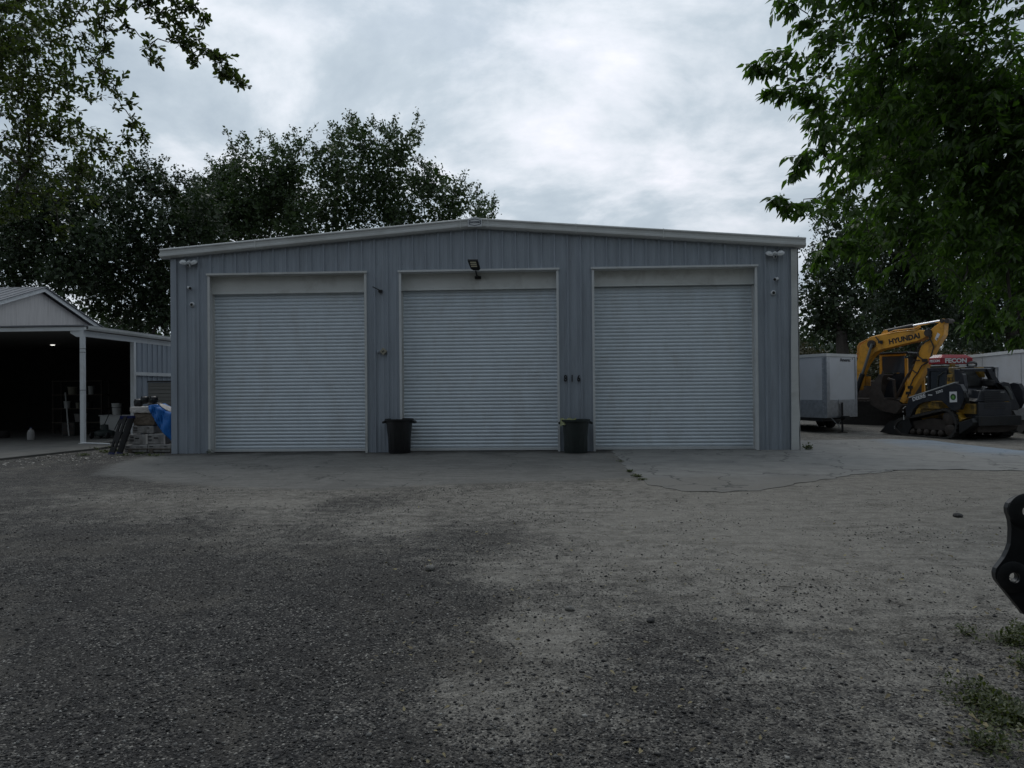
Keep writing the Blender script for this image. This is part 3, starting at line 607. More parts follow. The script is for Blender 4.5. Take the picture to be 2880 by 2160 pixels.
bgm.add(vs, [(i*4+j, i*4+j+1, (i+1)*4+j+1, (i+1)*4+j) for i in range(n_-1) for j in range(3)])
ymat = mat('yellow_green_bag', (.22, .24, .10), .4, 0, .2, 20)
o = bgm.build('plastic_bag', ymat); md = o.modifiers.new('s', 'SOLIDIFY'); md.thickness = .006; tag(o, 'yellow and white plastic bag caught on the rim of the grey can', 'bag')

exec_parts = True
# ------------------------------------------------------------------ shed on the left
def z1(x, y): return x*.3495, 760+y*.3495
SX = -4.05; SY = 2.83
Hb = at(*z1(650, 488), SY).z; Ht = at(*z1(650, 455), SY).z
sh = thing('open_shed', (0, 0, 0), 'open fronted shed with pale gable, porch roof and grey blue side wall', 'shed')
MB().box(-14, SX+.05, SY-.05, SY+.04, Hb, Ht).build('front_beam', MT['white'], sh, .005)
MB().box(SX-.09, SX+.01, SY+.041, 11, Hb-.16, Hb-.0).build('side_beam', MT['white'], sh, .005)
MB().prism([Vector((SX-.38, SY-.02, Hb)), Vector((SX-.38, SY-.02, Hb-.06)), Vector((SX-.2, SY-.02, Hb-.17)), Vector((SX-.1, SY-.02, Hb-.17)), Vector((SX-.1, SY-.02, Hb))], (0, .05, 0)).build('corner_bracket', MT['white'], sh)
gu = MB(); gs = [(.0, .0), (.10, .0), (.12, .05), (.125, .11), (.11, .11), (.10, .06), (.09, .015), (.0, .015)]
gu.prism([Vector((SX+.06+x, SY-.05, Ht-.09+z_)) for x, z_ in gs], (0, 8.2, 0)); gu.build('gutter', MT['trim'], sh)
MB().box(-14, SX+.08, SY-.09, 11.2, Ht+.012, Ht+.05).build('porch_roof', MT['roof'], sh)
MB().box(-14, SX-.1, SY+.05, 11, Hb+.02, Hb+.05).build('ceiling', mat('pale_ceiling', (.20, .19, .18), .8), sh)
pb = gr(221, 1254)
ps = MB().box(pb.x-.058, pb.x+.058, SY-.045, SY+.055, .05, Hb).build('post', MT['white'], sh, .006)
for z_ in (1.55, 2.72, 2.62): MB().box(pb.x-.064, pb.x+.064, SY-.051, SY+.061, z_, z_+.012).build('strap', MT['black'], ps)
MB().box(pb.x-.09, pb.x+.09, SY-.08, SY+.09, .05, .066).build('base_plate', MT['trim'], ps)
yc = 5.25
MB().box(SX-.06, SX+.06, yc-.06, yc+.06, .04, Hb-.161).build('corner_post', MT['white'], sh)
sw = MB(); ppf = profile(yc+.06, 11, yc+.2); ys = sorted(ppf)
for y0, y1 in zip(ys, ys[1:]): sw.add([(SX+ppf[y0], y0, .04), (SX+ppf[y1], y1, .04), (SX+ppf[y1], y1, Hb-.16), (SX+ppf[y0], y0, Hb-.16)], [(0, 1, 2, 3)])
sw.build('wall', MT['wall'], sh); MB().box(SX+.035, SX+.06, yc+.061, 11, 2.02, 2.13).build('girt', MT['white'], sh)
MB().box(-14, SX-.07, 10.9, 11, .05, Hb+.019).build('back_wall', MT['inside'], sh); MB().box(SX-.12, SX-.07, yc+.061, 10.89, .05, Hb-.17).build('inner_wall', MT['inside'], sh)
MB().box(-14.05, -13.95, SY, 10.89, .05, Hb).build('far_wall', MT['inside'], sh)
# gable end of the main roof: faces +X, its ridge runs to the left
GX_, GP, GZ, GS = -7.5, 5.83, 4.80, .345
zb = Ht+.05
def gpt(dy, dz=0, x=GX_): return Vector((x, GP+dy, GZ-GS*abs(dy)+dz))
MB().prism([Vector((GX_, GP-2.75, zb)), Vector((GX_, GP+2.75, zb)), gpt(2.75), gpt(0), gpt(-2.75)], (-.1, 0, 0)).build('gable', mat('pale_board_gable', (.52, .50, .49), .7, 0, .1, 5, stretch=(1, 6, .3), dirt=(.36, .34, .33), dscale=3), sh)
rk = MB(); rf = MB()
for s in (-1, 1):
    rk.prism([gpt(0, .0, GX_+.14), gpt(s*3.05, .0, GX_+.14), gpt(s*3.05, .13, GX_+.14), gpt(0, .13, GX_+.14)], (.025, 0, 0))
    rf.prism([gpt(0, .133, GX_+.22), gpt(s*3.15, .133, GX_+.22), gpt(s*3.15, .16, GX_+.22), gpt(0, .16, GX_+.22)], (-8.5, 0, 0))
    for k in range(26): rf.tube([gpt(0, .165, GX_+.05-k*.3), gpt(s*3.14, .165, GX_+.05-k*.3)], .014, 4)
rk.build('rake_board', MT['white'], sh)
rf.build('roof', MT['roof'], sh)
pl = gr(148, 969, Hb); lt = thing('shed_ceiling_lamp', (pl.x, pl.y, Hb+.02), 'small lit round lamp on the dark shed ceiling', 'lamp')
MB().lathe([(.09, 0), (.085, -.03)], 16).build('base', MT['white'], lt); MB().lathe([(.075, -.031), (.06, -.05), (.01, -.055)], 16).build('bulb', lm, lt)
# contents of the shed, dim at the back
sf = thing('storage_shelf', (-7.9, 8.5, .05), 'dark storage shelf with pale tubs deep inside the shed', 'shelf')
for x_ in (-.9, .9):
    for y_ in (-.22, .22): MB().box(x_-.025, x_+.025, y_-.025, y_+.025, 0, 1.9).build('leg', MT['rust'], sf)
for z_ in (.35, .85, 1.35, 1.85): MB().box(-.93, .93, -.26, .26, z_, z_+.03).build('shelf_board', MT['wood'], sf)
for i_, (x_, z_, w_, h_, mm) in enumerate(((-.5, .88, .22, .26, 'trim'), (-.1, .88, .14, .2, 'beige'), (.3, .88, .3, .22, 'rubber'), (-.3, 1.38, .3, .28, 'beige'), (.4, 1.38, .2, .3, 'trim'), (0, .38, .4, .3, 'carton'))):
    o = MB().lathe([(w_*.42, 0), (w_*.5, h_*.9), (w_*.54, h_*.92), (w_*.54, h_)], 14).build('storage_tub', MT[mm]); o.location = (-7.9+x_, 8.45, .05+z_)
    tag(o, ['pale tub, left on the second shelf board', 'small beige tub in the middle of the second shelf board', 'dark tub at the right of the second shelf board', 'beige tub at left on the third shelf board', 'pale tall tub at right on the third shelf board', 'grey tub on the lowest shelf board'][i_], 'tub', 'tubs on the shed shelf')
pj = gr(87, 1238, .05); jg = thing('plastic_jug', (pj.x, pj.y, .05), 'white plastic jug standing on the shed floor', 'jug')
MB().lathe([(.09, 0), (.10, .02), (.10, .22), (.07, .30), (.03, .34), (.03, .37)], 18).build('body', MT['carton'], jg, smooth=True); MB().lathe([(.034, .371), (.034, .40)], 14).build('cap', MT['blue'], jg)
tb = thing('work_table', (-5.9, 7.6, .05), 'pale low cabinet with bucket on top inside the shed', 'cabinet')
MB().box(-.55, .55, -.3, .3, .08, .62).build('cabinet', MT['header'], tb, .01); MB().box(-.58, .58, -.33, .33, .621, .66).build('top', MT['trim'], tb, .005)
for x_ in (-.5, .5): MB().box(x_-.04, x_+.04, -.28, .28, 0, .079).build('foot', MT['rust'], tb)
bk = MB().lathe([(.13, 0), (.16, .36), (.17, .37), (.17, .40)], 18).build('bucket', MT['header'], None, smooth=True); bk.location = (-6.0, 7.55, .711); tag(bk, 'pale bucket standing on the cabinet inside the shed', 'bucket')
mw = thing('lawn_mower', (-4.9, 5.1, .05), 'dark push mower on the shed floor behind the post', 'mower')
MB().lathe([(.28, .08), (.30, .12), (.28, .22), (.12, .27), (.11, .42), (.02, .44)], 20).build('deck', MT['rubber'], mw, smooth=True)
for x_, y_ in ((-.26, -.24), (.26, -.24), (-.26, .24), (.26, .24)): MB().lathe([(.05, -.02), (.095, -.02), (.10, 0), (.095, .02), (.05, .02)], 18, frame((x_, y_, .10), (0, 1, 0), (0, 0, 1))).build('wheel', MT['black'], mw)
MB().tube([(-.2, .2, .25), (-.22, .75, .95), (.22, .75, .95), (.2, .2, .25)], .013, 8).build('handle', MT['steel'], mw)
for k_, (x_, y_, w_, h_, nm_, lb_) in enumerate(((-9.6, 6.2, .5, .55, 'crate', 'dark crate low at the left inside the shed'), (-7.0, 6.6, .4, .45, 'crate', 'dark crate beside the leaning pole in the shed'), (-4.75, 8.2, .45, .9, 'tool_chest', 'tall dark tool chest against the inner wall of the shed'))):
    c_ = thing(nm_, (x_, y_, .05), lb_, nm_.replace('_', ' '), .2*k_)
    MB().box(-w_/2, w_/2, -.2, .2, 0, h_).build('body', MT['rubber'], c_, .015)
    for j_ in range(3): MB().box(-w_/2+.03, w_/2-.03, -.215, -.201, .05+j_*h_/3.3, .05+(j_+.8)*h_/3.3).build('panel', MT['rust'], c_)
ty = thing('spare_tyre', (-8.8, 5.6, .05), 'dark tyre lying flat on the shed floor near the jug', 'tyre')
MB().lathe([(.19, 0), (.33, .0), (.36, .05), (.36, .16), (.33, .21), (.19, .21), (.17, .12), (.19, 0)], 28, cap=False).build('tread', MT['track'], ty, smooth=True)
lp = MB().tube([(-6.8, 6.2, .06), (-7.4, 6.9, 1.5)], .02, 6).build('pole', MT['trim']); tag(lp, 'thin pale pole leaning inside the dark shed', 'pole')

# ------------------------------------------------------------------ stack of cartons on a pallet
def z8(x, y): return 280+x*.14467, 1060+y*.14467
def bx8(name, x0, x1, y0, y1, Y, dep, m, jit=.008, parent=None):
    a = at(*z8(x0, y1), Y); b = at(*z8(x1, y0), Y)
    mb = MB(); nx_, nz_ = 6, 3; vs = []; 
    w_, h_ = b.x-a.x, b.z-a.z
    mb.box(0, w_, 0, dep, 0, h_)
    o = mb.build(name, m, parent, .02); o.location = (a.x, Y, a.z)
    sb_ = o.modifiers.new('sd', 'SUBSURF'); sb_.subdivision_type = 'SIMPLE'; sb_.levels = sb_.render_levels = 4
    tx = bpy.data.textures.new('crumple', 'CLOUDS'); tx.noise_scale = .12; dm_ = o.modifiers.new('dp', 'DISPLACE'); dm_.texture = tx; dm_.strength = jit*3; dm_.mid_level = .5; dm_.texture_coords = 'GLOBAL'
    return o
pal = thing('wooden_pallet', (-.66, .2, 0), 'weathered wooden pallet under the carton stack', 'pallet')
for k in range(6): MB().box(-.58, .58, .02+k*.17, .13+k*.17, .085, .105).build('deck_board', MT['wood'], pal)
for x_ in (-.57, -.045, .48): MB().box(x_, x_+.09, .02, .98, .0, .084).build('runner', MT['wood'], pal)
cart = [('grey wrapped carton, bottom row left end of the pallet', 480, 928, 1322, 1465, .24), ('grey wrapped carton, bottom row beside the garage corner', 936, 1388, 1308, 1465, .24),
        ('grey carton with handle slot, left of the second row', 562, 905, 1118, 1312, .27), ('strapped grey carton, right of the second row', 908, 1290, 1108, 1306, .28), ('single grey carton, third row under the brown box', 635, 1048, 950, 1100, .3)]
for lb_, x0, x1, y0, y1, Y_ in cart:
    o = bx8('carton', x0, x1, y0, y1, Y_, .42, MT['carton']); tag(o, lb_, 'carton', 'cartons stacked on the pallet')
    a = at(*z8(x0, y1), Y_); b_ = at(*z8(x1, y0), Y_); w_ = b_.x-a.x; h_ = b_.z-a.z
    pr = MB(); pr.box(.05, .14, -.014, -.012, h_*.68, h_*.78)
    for k in range(5): pr.box(.04+k*.022, .05+k*.022, -.014, -.012, h_*.3, h_*.5)
    if 'slot' in lb_ or 'strapped' in lb_: pr.box(w_*.4, w_*.62, -.015, -.012, h_*.55, h_*.66)
    else: pr.box(w_*.7, w_*.82, -.014, -.012, h_*.7, h_*.78)
    pr.build('print', MT['ink'], o)
    if 'strapped' in lb_:
        ss = MB(); ss.box(-.004, .045, -.016, -.0125, 0, h_); ss.box(w_-.05, w_-.01, -.016, -.0125, 0, h_); ss.build('strap', MT['paper'], o)
o = bx8('sagging_box', 655, 1070, 700, 945, .3, .5, MT['cardboard'], .014); tag(o, 'brown sagging cardboard box above the third row of cartons', 'box')
o = bx8('wrapped_bundle', 585, 985, 580, 705, .26, .55, MT['paper'], .014); tag(o, 'pale crumpled wrapped bundle on top of the brown box', 'bundle')
# blue tarp
tpm = MB(); tpz = [(900, 570, .3), (940, 556, .28), (1020, 540, .28), (1100, 590, .25), (1200, 640, .22), (1390, 705, .2), (1400, 850, .15), (1400, 1235, .12), (1300, 1160, .14), (1180, 1040, .17), (1110, 900, .2), (1030, 760, .22), (960, 640, .25)]
grid = []; nu, nv = 16, 14
upl = [(945, 560), (1020, 540), (1120, 598), (1250, 660), (1400, 712)]; lol = [(955, 640), (1040, 780), (1130, 950), (1230, 1090), (1400, 1245)]
def pin(P_, u):
    u = min(max(u, 0), .9999)*(len(P_)-1); i = int(u); f = u-i; return P_[i][0]*(1-f)+P_[i+1][0]*f, P_[i][1]*(1-f)+P_[i+1][1]*f
for i in range(nu+1):
    a, b = pin(upl, i/nu), pin(lol, i/nu)
    for j in range(nv+1):
        v_ = j/nv; x_ = a[0]*(1-v_)+b[0]*v_; y_ = a[1]*(1-v_)+b[1]*v_
        Y_ = .19-.03*v_+.020*math.sin(i*1.1+v_*4)+.012*math.sin(i*2.7-v_*7); p = at(*z8(x_, y_), Y_); p.x = min(p.x, -.025); grid.append(p)
tpm.add(grid, [(i*(nv+1)+j, (i+1)*(nv+1)+j, (i+1)*(nv+1)+j+1, i*(nv+1)+j+1) for i in range(nu) for j in range(nv)])
tp = [Vector(p) for p in grid[::nv+1]]; tpm.add(tp+[p+Vector((0, .6, .02)) for p in tp], [(i, i+1, nu+2+i, nu+1+i) for i in range(nu)])
o = tpm.build('blue_tarp', MT['tarp'], smooth=True); md = o.modifiers.new('s', 'SOLIDIFY'); md.thickness = .004; tag(o, 'bright blue tarpaulin draped off the stack by the garage corner', 'tarp')
wm_ = MB(); vs = []; P2 = [(1130, 508), (1260, 535), (1400, 590)]; P3 = [(1220, 590), (1310, 650), (1400, 690)]
for i in range(9):
    for j in range(5):
        a, b = pin(P2, i/8), pin(P3, i/8); v_ = j/4; p = at(*z8(a[0]*(1-v_)+b[0]*v_, a[1]*(1-v_)+b[1]*v_), .5-.2*v_+.015*math.sin(i*2+j)); p.x = min(p.x, -.03); vs.append(p)
wm_.add(vs, [(i*5+j, (i+1)*5+j, (i+1)*5+j+1, i*5+j+1) for i in range(8) for j in range(4)])
o = wm_.build('white_sheet', MT['paper'], smooth=True); md = o.modifiers.new('s', 'SOLIDIFY'); md.thickness = .006; tag(o, 'crumpled pale sheet lying behind the blue tarp', 'sheet')
# black machine parts on top
def lump(name, x, y, rpx, Y, label, m=None):
    c = at(*z8(x, y), Y); rr = rpx*.14467/F*(Y-CY)*1.02
    t = thing(name, (c.x, Y, c.z-rr), label, 'machine part')
    MB().lathe([(rr*.5, 0), (rr*.95, rr*.3), (rr, rr), (rr*.85, rr*1.7), (rr*.4, rr*2)], 14).build('housing', m or MT['black'], t, .004)
    MB().lathe([(rr*.25, 0), (rr*.3, rr*.25), (rr*.15, rr*.3)], 10, frame((0, -rr*.98, rr), (1, 0, 0), (0, 0, 1))).build('hub', MT['rubber'], t)
    for k in range(3): MB().tube([(0, 0, rr*1.2), (rr*.9*math.cos(k*2.1), rr*.9*math.sin(k*2.1), rr*1.9), (rr*1.1*math.cos(k*2.1), rr*1.1*math.sin(k*2.1), rr*1.1)], rr*.12, 6).build('hose', MT['hose'], t)
lump('pump_head', 755, 505, 80, .55, 'black pump head at the left end on top of the bundle')
lump('motor', 880, 450, 75, .6, 'upright black motor in the middle on top of the bundle')
lump('blower', 1050, 450, 78, .6, 'round black blower at the right on top of the bundle')
o = MB().prism([at(*z8(x, y), .42) for x, y in ((1020, 545), (1110, 500), (1150, 530), (1250, 640), (1390, 690), (1395, 640+80), (1280, 680), (1100, 620))], (0, .2, 0)).build('black_cover', MT['black'], None, .01); tag(o, 'black cover between the blue tarp and the pale sheet', 'cover')
# folding sawhorse leaning at the left of the stack
shp = thing('folding_sawhorse', gr(*z8(230, 1545)), 'black plastic folding sawhorse with blue feet leaning left of the cartons', 'sawhorse')
b0 = shp.location.copy()
def rel(x, y, Y): return at(*z8(x, y), Y)-b0
for k, (xa, xb, ya) in enumerate(((200, 440, -.12), (350, 600, .10))):
    lg = MB(); top0 = rel(xa+200, 790, ya+.5); top1 = rel(xb+150, 790, ya+.5)
    o0, o1 = rel(xa-35, 1530, ya), rel(xa+60, 1545, ya)
    t0, t1 = rel(xa+200, 775, ya+.1), rel(xa+330, 770, ya+.1)
    def q(u, v): return (o0.lerp(o1, u)).lerp(t0.lerp(t1, u), v)
    th_ = Vector((0, .045, 0))
    for u0, u1, v0, v1 in (((0, .36, 0, 1), (.66, 1, 0, 1), (.36, .66, 0, .22), (.36, .66, .38, .62), (.36, .66, .82, 1)) if k == 0 else ((0, 1, 0, 1),)):
        lg.prism([q(u0, v0), q(u1, v0), q(u1, v1), q(u0, v1)], th_)
    l_ = lg.build('leg', MT['black'], shp)
    MB().prism([q(-.06, -.02), q(1.06, -.02), q(1.04, .09), q(-.04, .09)], Vector((0, .06, 0)), Vector((0, -.008, 0))).build('foot', MT['blue'], l_)
MB().prism([rel(395, 760, -.05), rel(640, 755, .05), rel(640, 800, .05), rel(390, 820, -.05)], (0, .12, 0)).build('top_rail', MT['blue'], shp)
# slatted panel behind the stack
pp0 = at(*z8(945, 110), 3.6); pp1 = at(*z8(1500, 600), 3.6)
t = thing('leaning_panel', (pp0.x, 3.6, 0), 'grey beige slatted panel standing behind the stack against the shed', 'panel')
for k in range(16): MB().box(0, pp1.x-pp0.x, 0, .03, .05+k*(pp0.z-.05)/16, .05+(k+1)*(pp0.z-.05)/16-.008).build('slat', MT['sand_'], t, .004)
MB().box(-.02, pp1.x-pp0.x+.02, -.02, .05, pp0.z, pp0.z+.05).build('cap', MT['black'], t)
MB().box(-.02, pp1.x-pp0.x+.02, .031, .045, .0, pp0.z-.01).build('backing', MT['inside'], t)
o = MB().tube([gr(*z1(660, 1410)), gr(*z1(885, 1418))], .02, 6).build('white_pipe', MT['white']); o.location.z = .07; tag(o, 'thin white pipe lying on the pad edge beside the post', 'pipe')

# ------------------------------------------------------------------ enclosed trailer by the garage corner
def z7(x, y): return 2200+x*.24113, 860+y*.24113
t1 = thing('enclosed_trailer', (17.6, 7.0, 0), 'white enclosed trailer with bright tread plate nose beside the garage corner', 'trailer')
b0 = Vector((17.6, 7.0, 0))
Ya, Ye = 5.7, 6.75
ap0 = at(*z7(510, 555), Ya)-b0; rt1 = at(*z7(862, 572), Ye)-b0; lf1 = at(*z7(190, 577), Ye)-b0
ZT = ap0.z; ZB = .52
A = Vector((ap0.x, ap0.y, 0)); Rr = Vector((rt1.x, rt1.y, 0)); Lf = Vector((lf1.x, lf1.y, 0)); Lf = A+(Lf-A)*1.12
back = Vector((.06, 1, 0))*4.6
def quadprism(mb, p, q_, z0, z1_, th, off=0):
    n_ = (q_-p).cross(Vector((0, 0, 1))).normalized(); n_ = n_ if n_.y < 0 else -n_
    o_ = n_*off
    mb.prism([p+o_+Vector((0, 0, z0)), q_+o_+Vector((0, 0, z0)), q_+o_+Vector((0, 0, z1_)), p+o_+Vector((0, 0, z1_))], n_*th)
bdy = MB().prism([Vector((p.x, p.y, ZB)) for p in (A, Rr, Rr+back, Lf+back, Lf)], (0, 0, ZT-ZB-.09)).build('body', MT['trailer'], t1)
MB().prism([Vector((p.x, p.y, ZT-.088)) for p in (A+Vector((0, -.03, 0)), Rr+Vector((.03, 0, 0)), Rr+back+Vector((.03, 0, 0)), Lf+back+Vector((-.03, 0, 0)), Lf+Vector((-.03, 0, 0)))], (0, 0, .09)).build('roof_rail', MT['trim'], t1)
zg = at(*z7(300, 1102), Ya).z
gq = MB(); quadprism(gq, A, Rr, ZB-.04, zg, .012, .003); quadprism(gq, A, Lf, ZB-.04, zg, .012, .003); gq.build('stone_guard', MT['tread'], t1)
cp = MB(); uR = (Rr-A).normalized(); uL = (Lf-A).normalized()
cp.prism([A+Vector((0, -.04, ZB-.03)), A+uR*.17+Vector((0, -.035, ZB-.03)), A+uR*.17+Vector((0, .02, ZB-.03)), A+uL*.17+Vector((0, .02, ZB-.03)), A+uL*.17+Vector((0, -.035, ZB-.03))], (0, 0, ZT-.09-ZB+.02)); cp.build('nose_trim', MT['tread'], t1)
ep = MB(); quadprism(ep, Rr-uR*.10, Rr, ZB-.04, ZT-.09, .016, .004); ep.build('corner_trim', MT['tread'], t1)
rv = MB()
for k in range(24): rv.lathe([(.010, 0), (.006, .006)], 6, frame(A+uL*.15+Vector((0, -.042, ZB+.06+k*.085)), (1, 0, 0), (0, 0, 1)))
rv.build('rivet', MT['decal'], t1)
nR = uR.cross(Vector((0, 0, 1))); nR = nR if nR.y < 0 else -nR
tx0 = A+(Rr-A)*.62+nR*.008+Vector((0, 0, ZT-.19))
text('Amerec', .15, frame(tx0, uR, (0, 0, 1)), MT['ink'], t1, bold=.003, sx=1.25)
MB().lathe([(.018, 0), (.018, .004)], 10, frame(A+(Rr-A)*.86+nR*.006+Vector((0, 0, ZT-.15)), uR, (0, 0, 1)) @ Matrix.Translation((0, 0, 0))).build('marker_light', MT['ink'], t1)
fm = MB(); J = gr(*z7(703, 1480))-b0; J.z = 0
fm.tube([Rr*.6+A*.4+Vector((0, .4, .46)), J+Vector((0, 0, .46))], .05, 4); fm.tube([Lf*.4+A*.6+Vector((0, .6, .46)), J+Vector((0, 0, .46))], .05, 4)
fm.prism([Vector((p.x, p.y, ZB-.16)) for p in (A+Vector((0, .35, 0)), Rr+Vector((-.1, .3, 0)), Rr+back, Lf+back, Lf+Vector((.1, .3, 0)))], (0, 0, .115)); fm.build('frame', MT['steel'], t1)
jk = MB().tube([J+Vector((0, 0, .02)), J+Vector((0, 0, .95))], .032, 8).build('jack', MT['steel'], t1); MB().box(J.x-.12, J.x+.12, J.y-.1, J.y+.1, 0, .02).build('foot_plate', MT['rust'], jk)
MB().tube([J+Vector((0, 0, .9)), J+Vector((-.1, -.05, .9)), J+Vector((-.12, -.05, 1.05))], .012, 6).build('crank', MT['chrome'], jk)
MB().box(J.x-.06, J.x+.08, J.y-.35, J.y-.04, .42, .54).build('coupler', MT['steel'], t1)
MB().tube([A+Vector((.2, .2, .5)), A+Vector((.3, -.2, .22)), J+Vector((-.1, 0, .3)), J+Vector((0, 0, .44))], .012, 5).build('chain', MT['mesh_'], t1)
for yy in (2.2, 3.1):
    for p, s in ((Lf, -1), (Rr, 1)):
        c = p+Vector((.06, 1, 0))*yy; wh = MB().lathe([(.18, -.09), (.33, -.10), (.35, -.05), (.35, .05), (.33, .10), (.18, .09)], 24, frame((c.x-s*.12, c.y, .35), (0, 1, 0), (0, 0, 1))).build('wheel', MT['track'], t1, smooth=True)
cv = at(*z7(540, 465), 9); cw_ = at(*z7(625, 512), 9)
# second white trailer, far right
tp0 = at(2729, 1001, 8.6); tp1 = at(2880, 979, 4.8)
dir_ = (Vector((tp1.x, tp1.y, 0))-Vector((tp0.x, tp0.y, 0))); ll = dir_.length; dir_.normalize(); zt = (tp0.z+tp1.z)/2
t2 = thing('enclosed_trailer', (tp0.x, tp0.y, 0), 'long white enclosed trailer with framed side door behind the tracked loader', 'trailer', math.atan2(dir_.y, dir_.x))
MB().box(-1.0, ll+3.5, 0, 2.3, .5, zt-.10).build('body', MT['trailer'], t2); MB().box(-1.02, ll+3.52, -.025, 2.33, zt-.099, zt).build('roof_rail', MT['white'], t2)
sm_ = MB()
for x_ in (-.2, ll*.25, ll*.95, ll+1.4): sm_.box(x_, x_+.012, -.006, -.001, .55, zt-.11)
sm_.build('panel_seam', MT['roof'], t2)
dd = MB(); dx0, dx1, dz1 = ll*.27, ll*.27+1.05, zt-.52
dd.box(dx0, dx0+.04, -.03, -.001, .62, dz1); dd.box(dx1, dx1+.05, -.03, -.001, .62, dz1); dd.box(dx0-.02, dx1+.07, -.04, -.001, dz1+.001, dz1+.05); dd.build('door_frame', MT['tread'], t2)
MB().box(dx0+.041, dx1-.001, -.012, -.0015, .62, dz1-.001).build('door', MT['trailer'], t2)
MB().box(-1, ll+3.5, .2, 2.1, .38, .499).build('frame', MT['steel'], t2)
for x_ in (2.6, 3.5, ):
    for y_ in (.12, 2.18): MB().lathe([(.18, -.09), (.33, -.10), (.35, -.05), (.35, .05), (.33, .10), (.18, .09)], 24, frame((x_, y_, .35), (1, 0, 0), (0, 0, 1))).build('wheel', MT['track'], t2, smooth=True)
MB().box(2.0, 4.1, -.02, .02, .42, .78).build('fender', MT['tread'], t2)

# ------------------------------------------------------------------ excavator
def z9(x, y): return 2400+x*.13562, 860+y*.13562
def z5(x, y): return 2220+x*.29837, 860+y*.29837
EP = at(2530, 950, 9.0); EU = Vector((.62, -.784, 0)).normalized(); EN = Vector((.784, .62, 0)).normalized()
def epl(px, py, off=0):
    d = ray(px, py); o = EP+EN*off; return CAM+d*((o-CAM).dot(EN)/d.dot(EN))
eb = Vector((21.2, 11.6, 0)); ex = thing('excavator', eb, 'yellow excavator with raised boom and folded stick behind the trailers', 'excavator')
def eo(pts_, zf, off=0): return [epl(*zf(x, y), off)-eb for x, y in pts_]
boom = [(-30, 1750), (20, 1500), (50, 1250), (80, 1120), (112, 1000), (112, 900), (160, 800), (300, 705), (370, 640), (450, 625), (700, 575), (1200, 525), (1330, 492), (1480, 515), (1500, 560), (1525, 640), (1330, 730), (1100, 780), (850, 845), (600, 905), (450, 965), (350, 1060), (250, 1200), (180, 1350), (130, 1500), (90, 1750)]
bo = MB().prism(eo(boom, z9), EN*.42).build('boom', MT['yellow'], ex, .02)
text('HYUNDAI', .245, frame(epl(*z9(1052, 688), -.006)-eb, (epl(*z9(1235, 650))-epl(*z9(870, 728))), (0, 0, 1)), MT['ink'], bo, bold=.010, sx=.98)
stick = [(1800, 275), (1850, 262), (1885, 330), (1880, 420), (1865, 600), (1690, 880), (1560, 1140), (1400, 1475), (1115, 1937), (1040, 2030), (959, 1981), (1080, 1700), (1190, 1420), (1310, 1100), (1400, 850), (1560, 700), (1530, 560), (1660, 440), (1770, 360)]
st_ = MB().prism(eo(stick, z9, -.02), EN*.36).build('stick', MT['yellow'], ex, .02)
MB().prism(eo([(1690, 690), (1745, 555), (1800, 590), (1730, 725)], z9, -.026), -EN*.004).build('sticker', MT['decal'], st_)
MB().prism(eo([(1722, 690), (1745, 660), (1752, 680), (1735, 705)], z9, -.031), -EN*.003).build('sticker_mark', MT['inkb'], st_)
hs = MB()
for pl_, off in (([(1850, 300), (1830, 330)], -.05), ([(1925, 300), (1935, 370)], .1)): pass
for c_, r_ in (((1830, 310), .07), ((1935, 310), .08)):
    p = epl(*z9(*c_), -.05)-eb; hs.tube([p, p+EN*.42], r_, 12)
p = epl(*z9(1545, 560), -.06)-eb; hs.tube([p, p+EN*.5], .13, 14)
hs.build('pivot_pin', MT['rust'], ex)
cy = MB().tube([epl(*z9(640, 540), .2)-eb, epl(*z9(1240, 415), .2)-eb], .075, 12).build('stick_cylinder', MT['steel'], ex, smooth=True)
MB().tube([epl(*z9(1240, 415), .2)-eb, epl(*z9(1800, 315), .2)-eb], .042, 12).build('rod', MT['chrome'], cy, smooth=True)
MB().prism(eo([(560, 600), (640, 500), (700, 500), (720, 575)], z9, .1), EN*.2).build('cylinder_bracket', MT['yellow'], ex)
for off in (-.10, .50):
    c2 = MB().tube([epl(*z5(690, 640), off)-eb, epl(*z5(560, 1010), off)-eb], .09, 12).build('boom_cylinder', MT['steel'], ex, smooth=True)
    MB().tube([epl(*z5(780, 360), off)-eb, epl(*z5(690, 640), off)-eb], .048, 12).build('rod', MT['mesh_'], c2, smooth=True)
MB().lathe([(.15, -.06), (.15, .75)], 14, frame(epl(*z9(385, 800), .0)-eb, EU, (0, 0, 1)) @ Matrix.Rotation(math.pi, 4, 'X')).build('boom_pin', MT['rust'], ex)
hz_ = MB()
for k in range(4):
    o_ = k*.09; hz_.tube(eo([(40+k*22, 1080), (95+k*24, 960), (88+k*26, 850), (130+k*26, 780), (280+k*20, 700-k*4)], z9, -.03+o_), .022, 6)
hz_.build('hose', mat('orange_pipe', (.55, .27, .06), .45, 0, .1), ex)
h2 = MB(); h2.tube(eo([(280, 715), (370, 655), (700, 575), (850, 515), (1270, 470), (1380, 420)], z9, .05), .025, 6); h2.tube(eo([(700, 590), (900, 545), (1300, 505), (1400, 440)], z9, .0), .02, 6)
h2.build('pipe', MT['yellow'], ex)
for P_ in ([(1500, 440), (1590, 500), (1620, 620), (1560, 720), (1400, 800), (1335, 900), (1350, 1050), (1460, 1130)], [(1380, 1130), (1250, 1130), (1190, 1220), (1220, 1330), (1320, 1400)], [(1560, 1160), (1420, 1240), (1330, 1400), (1250, 1500), (1190, 1640), (1190, 1750), (1120, 1900)], [(1560, 620), (1670, 850), (1600, 1080)], [(460, 640), (540, 740), (600, 790)]):
    MB().tube(eo(P_, z9, -.07), .022, 6).build('hose', MT['hose'], ex)
